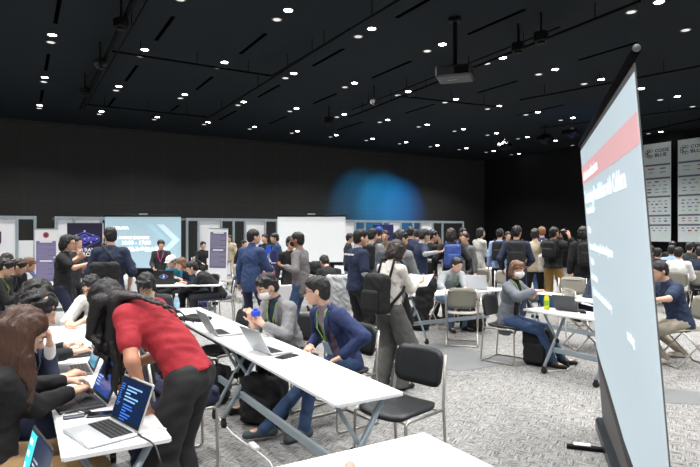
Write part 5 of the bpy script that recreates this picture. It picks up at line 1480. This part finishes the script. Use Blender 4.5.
bottle(T(546.5, 309.5, .72), .721, 'yellow drink bottle with a green label on the table by the masked person', .20, .032, ys, MASKW, mat('label_green', srgb(120, 170, 50), .5))
laptop(T(572, 311, .72) + Vector((.0, .04, 0)), 232, 'grey laptop with dark screen back, beside the yellow bottle', w=.28, d=.19, ang=112, body=DARKL)
laptop(T(560, 309, .72) + Vector((-.02, .22, 0)), 232, 'blue tablet standing behind the grey laptop', w=.22, d=.15, ang=110, body=mat('tablet_blue', srgb(30, 70, 110), .5))
o = empty('cable_bundle', T(590, 311, .722), 0, 'coiled white cable on the table beside the leaning screen', 'cable')
MB().tube([(.10 * math.cos(t_ * .5), .06 * math.sin(t_ * .5), .02 + .07 * abs(math.sin(t_ * .25))) for t_ in range(26)], .007, 6).build('cord', MASKW, o, True)
phone(T(583, 313, .72), 20, 'black phone lying on the table beside the coiled white cable')
R3 = person('seated person in a navy jacket bending forward at the left edge of the leaning screen', W(588, 7.9), 88, H=1.72, sit=True, lean=26, head=(0, 20, 0), h=.014, top=dict(mat=c_navy, sleeve=1.85, inf=.026, name='jacket'), pants=c_jean, hair=H_BLACK)
sit_chair(R3, 'beige', 'beige chair under the person in the navy jacket by the leaning screen')
# ---- man at far right
R4 = person('seated man in a navy tee and khaki trousers, just right of the leaning screen', W(683, 6.9), 268, H=1.74, sit=True, lean=34, head=(-4, 20, 0), h=.012, hands={'L': (V(655, 300, 6.45), (0, 0, -1), None), 'R': ((.12, .52, .76), (0, 0, -1), None)}, elbow={'L': (-.5, -.2, -.9), 'R': (.5, -.2, -.9)},
    top=dict(mat=cloth('tee_slate', (32, 48, 76)), sleeve=.75, hem=.1, inf=.022), pants=c_stone, shoes=SHOE_W, hair=H_BLACK, strands=dict(fringe=.065, noise=.003), feet={'L': T(664, 357, .085), 'R': T(681, 351, .085)}, fat=1.05, headat=(659, 271, 6.9))
sit_chair(R4, 'beige', 'beige folding chair under the man in the slate navy tee', off=-.06)
# ---- audience before the sponsor banners
for (px, Y, mtl, hr_, lab, H_) in ((678, 11.3, c_white, H_BLACK, 'seated audience member in a white shirt, nearest in front of the sponsor banners', 1.72),
        (671, 12.8, cloth('shirt_pale_blue', (150, 175, 215)), H_BLACK, 'seated audience member in a pale blue shirt behind the white-shirted one', 1.72),
        (672, 15.0, c_black, H_BLACK, 'audience member in black, farthest below the left sponsor banner', 1.86),
        (689, 14.0, cloth('dark_green', (40, 50, 50)), H_BLACK, 'audience member in dark green below the gap between the sponsor banners', 1.84),
        (700, 11.6, c_navy, H_BLACK, 'audience member in navy at the right edge of view', 1.74),
        (650, 13.6, c_maroon, H_DARK, 'audience member in maroon beside the leaning screen edge', 1.66),
        (657, 12.4, c_black, H_BLACK, 'audience member in black just right of the leaning screen', 1.60),
        (697, 14.8, c_char, H_BLACK, 'audience member in charcoal at far right, behind the navy one', 1.80)):
    q = person(lab, W(px, Y), 40, H=H_, sit=True, lean=5, head=(4, 4, 0), h=.02, top=dict(mat=mtl, sleeve=1.8, inf=.02), pants=c_black, hair=hr_)
    sit_chair(q, 'beige', 'beige folding chair, seat of the ' + ' '.join(lab.split()[:10]))

# ------------------------------------------------------------------ other chairs
chair(Vector((.33, 3.84, 0)), 225, 'black', 'empty black chair with light metal frame at the near end of the middle table', None)
chair(T(232, 333, .62) + D2 * -.05 + D1 * .05, 232, 'black', 'empty black chair pushed in beside the laptops on the middle row', None)
chair(W(212, 12.4), 40, 'beige', 'empty beige chair left behind the booth banner', None) if False else None
chair(W(233, 13.6), 215, 'beige', 'beige chair standing between the banner and the blue-suited man', None)
chair(W(245, 13.0), 150, 'beige', 'beige chair half hidden behind the blue-suited man', None)
chair(W(505, 11.4), 200, 'beige', 'beige chair behind the masked person, left', None)
chair(W(513, 12.0), 190, 'beige', 'beige chair behind the masked person, farther', None)
chair(W(574, 13.4), 240, 'beige', 'beige chair right of the photographer legs', None)
chair(W(573, 9.6), 200, 'beige', 'beige chair below the glossy black backpack', None)
chair(W(481, 12.2), 20, 'beige', 'beige chair behind the open laptop and silver table', None)
chair(W(345, 9.6), 20, 'beige', 'beige chair with a pale puffer jacket over it', None)
o = empty('puffer_jacket', W(345, 9.6), 20, 'pale grey puffer jacket draped over a chair, left of the navy-tee man', 'jacket')
skin('jacket_cloth', [('u', bxp((0, -.24, .78), (.22, .07, .14), None, .06), 0), ('u', bxp((0, -.28, .56), (.23, .06, .22), None, .06), .05), ('u', rc((-.2, -.24, .85), (-.26, -.2, .5), .07, .05), .04), ('u', rc((.2, -.24, .85), (.26, -.2, .5), .07, .05), .04), ('f', folds(.012, 1, 2))], .018, c_lgrey, o)
cj = chair(W(182, 4.0), 62, 'black', 'black chair behind the red-topped person, a navy coat over it', None)
o = empty('navy_coat', W(182, 4.0), 62, 'dark navy coat hanging to the floor over a chair behind the red-topped person', 'coat')
skin('coat_cloth', [('u', bxp((0, -.22, .50), (.22, .07, .16), None, .06), 0), ('u', bxp((0, -.25, .26), (.25, .08, .25), None, .07), .06), ('u', bxp((0, 0, .50), (.24, .22, .06), None, .05), .05), ('f', folds(.014, .9, 2)), cutplane((0, 0, .012), (0, 0, -1))], .014, cloth('velvet_navy', (26, 30, 56)), o)

# ------------------------------------------------------------------ laptops and small things on the near tables
BLS = mat('screen_editor', srgb(14, 26, 48), .2, emit=srgb(16, 34, 66), estr=.8)
BL2 = mat('screen_bluish', srgb(20, 50, 110), .2, emit=srgb(24, 60, 130), estr=.8)
TEAL = mat('screen_teal', srgb(60, 190, 205), .2, emit=srgb(60, 190, 205), estr=.8)
LT = mat('code_light', srgb(120, 160, 200), .5, emit=srgb(120, 160, 210), estr=.6); LC = mat('code_blue', srgb(50, 100, 190), .5, emit=srgb(50, 110, 200), estr=.6); LW = mat('code_white', srgb(220, 235, 240), .5, emit=srgb(220, 235, 240), estr=.6)
laptop(T(80, 400, .74) + Vector((-.02, .0, 0)), 52, 'open graphite laptop being typed on at the lower left table', w=.33, d=.23, ang=112, body=DARKL, keys=KEYS, screen=BL2, lines=[(LT, .05, .1, 9, .5, .07)])
laptop(Vector((-1.155, 2.575, 0)), 44, 'open silver laptop with a code editor on screen, corner of the lower left table', w=.31, d=.22, ang=110, screen=BLS, lines=[(LT, .22, .12, 5, .5, .07), (LC, .25, .5, 6, .45, .06), (LC, .02, .1, 10, .15, .05)])
laptop(T(72, 369, .74), 59, 'open dark laptop second along the left row', w=.31, d=.22, ang=112, body=mat('laptop_bronze', srgb(92, 88, 86), .4, metal=.3), keys=KEYS, screen=mat('screen_cyan', srgb(40, 120, 150), .2, emit=srgb(40, 120, 150), estr=.6))
laptop(T(77, 351, .74), 59, 'open black laptop third along the left row', w=.33, d=.23, ang=105, body=DARKL, keys=KEYS, screen=BLS)
laptop(Vector((-1.20, 1.86, 0)), 50, 'laptop with a bright teal screen at the bottom left corner', w=.30, d=.21, ang=104, body=DARKL, keys=KEYS, screen=TEAL, lines=[(LW, .04, .12, 3, .14, .2), (BLS, .3, .2, 1, .9, 1.2), (LW, .36, .3, 5, .3, .08)], z=.721)
def lapt_at(px, py, h_, lab, **k):
    c = T(px, py, .735)
    return laptop(c, h_, lab, **k)
lapt_at(225, 331.5, 239, 'silver laptop with lid towards the camera, farther one on the middle row', w=.33, d=.23, ang=118, body=ALU, keys=KEYS)
lapt_at(274, 349, 232, 'silver laptop on the middle row in front of the man in the grey blazer', w=.31, d=.22, ang=120, body=ALU, keys=KEYS)
phone(T(287, 355, .735), 40, 'dark phone beside the silver laptop on the middle row', size=(.09, .17, .009))
phone(T(104, 412, .735), 75, 'black phone lying above the silver laptop on the lower left table', size=(.075, .155, .009))
tag(MB().box((0, 0, .007), (.03, .085, .014), rot=R(60), bev=.005).build('usb_adapter', BLACKP), 'small black adapter on the table near the typing hands', 'adapter').location = T(84, 413, .72) + Vector((0, 0, .002))
tag(MB().box((0, 0, .006), (.035, .10, .012), rot=R(-60), bev=.005).build('marker_pen', mat('pen_grey', srgb(70, 74, 86), .4)), 'grey pen lying left of the black phone on the lower left table', 'pen').location = T(74, 418, .72) + Vector((0, 0, .002))
p_a = T(62, 415, .725); 
tag(MB().tube([p_a, T(70, 411, .726), T(78, 411, .726), T(84, 413, .735)], .0035, 6).build('thin_cable', MASKW, None, True), 'thin white cable running to the black adapter', 'cable')
tag(MB().tube([T(137, 430, .735), T(141, 434, .726), T(148, 431, .726), T(158, 427, .726), T(166, 429, .726)], .004, 6).build('white_cable', MASKW, None, True), 'white cable leaving the silver laptop at the table corner', 'cable')
tag(MB().tube([T(135, 432, .733), T(142, 437, .726), T(150, 441, .726), T(156, 447, .715), V(160, 460, 2.4), V(164, 480, 2.4)], .0045, 6).build('black_cable', BLACKP, None, True), 'black cable falling from the silver laptop over the table edge', 'cable')
cb = mat('bottle_clear', srgb(190, 215, 230), .15, trans=.4)
bottle(T(176.5, 312, .72), .721, 'clear water bottle with a blue label at the far end of the middle row', .21, .033, cb, MASKW, mat('label_lightblue', srgb(150, 195, 225), .4))
o = empty('laptop_sleeve', T(195, 318, .74), 30, 'flat black pouch on the far end of the middle row', 'pouch')
skin('pouch_cloth', [('u', bxp((0, 0, .02), (.16, .10, .02), None, .018), 0), ('u', el((-.02, .02, .035), (.09, .06, .03)), .02)], .01, c_black, o); o.location.z = .719
tag(MB().ell((0, 0, .0), (.022, .03, .012), 10).build('wrapped_sweet', mat('sweet_pink', srgb(225, 140, 130), .5)), 'small pink wrapped sweet on the bare bottom table', 'sweet').location = T(350, 465, .733)
# bags and cable on the floor
def floorbag(p, h_, size, label, m=c_black, lean_=0):
    o = empty('backpack', (p.x, p.y, 0), h_, label, 'bag')
    skin('bag_body', [('u', bxp((0, 0, size[2] / 2), [q / 2 for q in size], None, .07), 0), ('u', bxp((0, -size[1] * .45, size[2] * .35), (size[0] * .36, .05, size[2] * .25), None, .04), .02), ('f', folds(.008, .9, 1)), cutplane((0, 0, .006), (0, 0, -1))], .013, m, o)
    MB().tube([(-.06, 0, size[2] - .02), (-.04, 0, size[2] + .05), (.04, 0, size[2] + .05), (.06, 0, size[2] - .02)], .012, 6).build('handle', m, o, True)
    return o
floorbag(T(262, 428, 0) + Vector((0, .12, 0)), 20, (.40, .24, .42), 'black bag on the floor beside the jeans-clad legs under the middle table')
floorbag(T(212, 402, 0), 10, (.34, .22, .36), 'black bag on the floor under the farther table of the middle row')
floorbag(T(473, 330, 0), 60, (.45, .25, .30), 'black bag under the middle-distance table')
floorbag(T(204, 313, 0), 70, (.5, .25, .28), 'dark blue bag on the floor beside the navy chair', cloth('bag_blue', (44, 54, 92)))
floorbag(T(420, 330, 0), 20, (.3, .2, .4), 'black bag on the floor by the left legs of the middle-distance table')
cbl = [T(214, 412, .006), T(224, 424, .006), T(232, 433, .006), T(242, 441, .006), T(254, 449, .006), T(262, 455, .006), T(270, 462, .006), T(276, 474, .006)]
o = empty('extension_lead', T(254, 449, 0), 0, 'white extension lead with an inline block on the carpet', 'cable')
MB().tube([p - o.location for p in cbl], .006, 6).build('cord', MASKW, o, True)
MB().box((0, 0, .02), (.05, .13, .035), rot=R(30), bev=.008).build('inline_block', MASKW, o)
o = empty('floor_cable', T(560, 362, 0), 0, 'white cable hanging from the table and curling on the floor', 'cable')
MB().tube([T(566, 318, .71) - o.location, V(566, 335, 6.7) - o.location, V(572, 352, 6.75) - o.location, T(580, 362, .006) - o.location, T(566, 370, .006) - o.location, T(548, 371, .006) - o.location], .006, 6).build('cord', MASKW, o, True)
# far clutter: bags and displays
def clutter(p, size, m, lab, name='backpack', cat='bag', h_=0):
    o = empty(name, p, h_, lab, cat)
    skin('bag_body', [('u', bxp((0, 0, size[2] / 2), [q / 2 for q in size], None, min(size) * .4), 0), ('f', folds(.008, .9, p[0])), cutplane((0, 0, .003), (0, 0, -1))], .018, m, o)
    return o
clutter(T(320, 275, .72) + Vector((0, 0, .002)), (.45, .28, .30), c_black, 'black backpack lying on the table below the blank screen')
clutter(T(333, 276, .72) + Vector((0, 0, .002)), (.35, .25, .16), cloth('bag_black', (34, 34, 38)), 'flat black bag on the table, right of the lying backpack')
laptop(W(338, 11.8), 20, 'small bright laptop on the bag-covered table below the blank screen', w=.3, d=.2, screen=mat('screen_pale', srgb(200, 225, 240), .3, emit=srgb(200, 225, 240), estr=.5))
SITD = person('seated person in black at the bag-covered table, mostly hidden', W(333, 10.1), 330, H=1.66, sit=True, lean=30, head=(0, 30, 0), h=.02, top=dict(mat=c_black, sleeve=1.85), pants=c_black, hair=H_BLACK)
sit_chair(SITD, 'beige', 'beige chair under the hidden person in black')
def board(px0, py0, px1, py1, Y, m, lab, name='display_board', txt=None, cat='sign', tm=None, pole=True):
    a = V(px0, py0, Y); b = V(px1, py1, Y); o = empty(name, ((a.x + b.x) / 2, Y, 0), 0, lab, cat)
    MB().box((0, 0, (a.z + b.z) / 2), (b.x - a.x, .03, a.z - b.z), bev=.005).build('board', m, o)
    if pole: MB().box((0, .03, b.z / 2 + .02), (.05, .03, b.z + .04)).build('stand_post', ALP, o); MB().box((0, .03, .01), (.4, .3, .02)).build('foot_plate', ALP, o)
    if txt: text('sign_lettering', txt[0], txt[1], TXW, o, face_M((0, -.018, (a.z + b.z) / 2 - txt[1] * .3), (1, 0, 0), (0, 0, 1)), 'CENTER', bold=.003)
    return o
SB = mat('sign_blue', srgb(30, 70, 170), .4, emit=srgb(30, 80, 190), estr=.3); SNV = mat('sign_navy', srgb(38, 38, 92), .5)
board(373, 224.5, 393.5, 241, 16.5, SNV, 'navy hanging sign with small white lettering on the right booths', txt=('ffri', .16))
board(262, 250, 277, 268, 12.6, SNV, 'navy display board with white lettering, right of the blue-suited man', txt=('iA_', .22))
board(266, 245.5, 270.5, 253.5, 12.3, SB, 'small bright blue display above the navy board', name='small_display')
a = T(275, 276, .72); o = empty('table_cloth', W(283, 9.9), -30.8, 'white cloth hanging from the table left of the bearded man', 'tablecloth')
MB().box((0, 0, .735), (.6, 1.0, .012)).box((0, -.5, .56), (.6, .012, .36)).box((-.3, 0, .56), (.012, 1.0, .36)).build('cloth', mat('cloth_white', (.78, .78, .78), .8), o)
rr = random.Random(9)
for k in range(7):
    p = T(264 + k * 3.6, 274.8 - .5 * (k % 2), .74)
    tag(MB().lathe([(.03, 0), (.035, .08), (.02, .1)], n=10).build('small_can', mat('can_%d' % (k % 3), [srgb(150, 70, 110), srgb(70, 80, 140), srgb(190, 190, 200)][k % 3], .4)), 'small coloured can in the row on the table beside the navy display', 'can', 'cans on the table beside the navy display').location = (p.x, 11.75 + .06 * (k % 2), .7215)

# ------------------------------------------------------------------ camera and view
cd = bpy.data.cameras.new('camera'); cam = bpy.data.objects.new('camera', cd); COL.objects.link(cam)
cam.location = (0, 0, CAMZ); cam.rotation_euler = (R(90), 0, 0)
cd.sensor_width = 36; cd.lens = 36 * FPX / 700; cd.shift_y = -(233.5 - HY) / 700; cd.clip_start = .05; cd.clip_end = 100
sc.camera = cam
sc.view_settings.view_transform = 'Standard'; sc.view_settings.look = 'None'; sc.view_settings.gamma = 1; sc.view_settings.exposure = EXPO
sc.view_settings.use_curve_mapping = False
sc.cycles.use_denoising = True
sc.cycles.max_bounces = 6; sc.cycles.diffuse_bounces = 4; sc.cycles.sample_clamp_indirect = 5
sc.cycles.use_light_tree = True
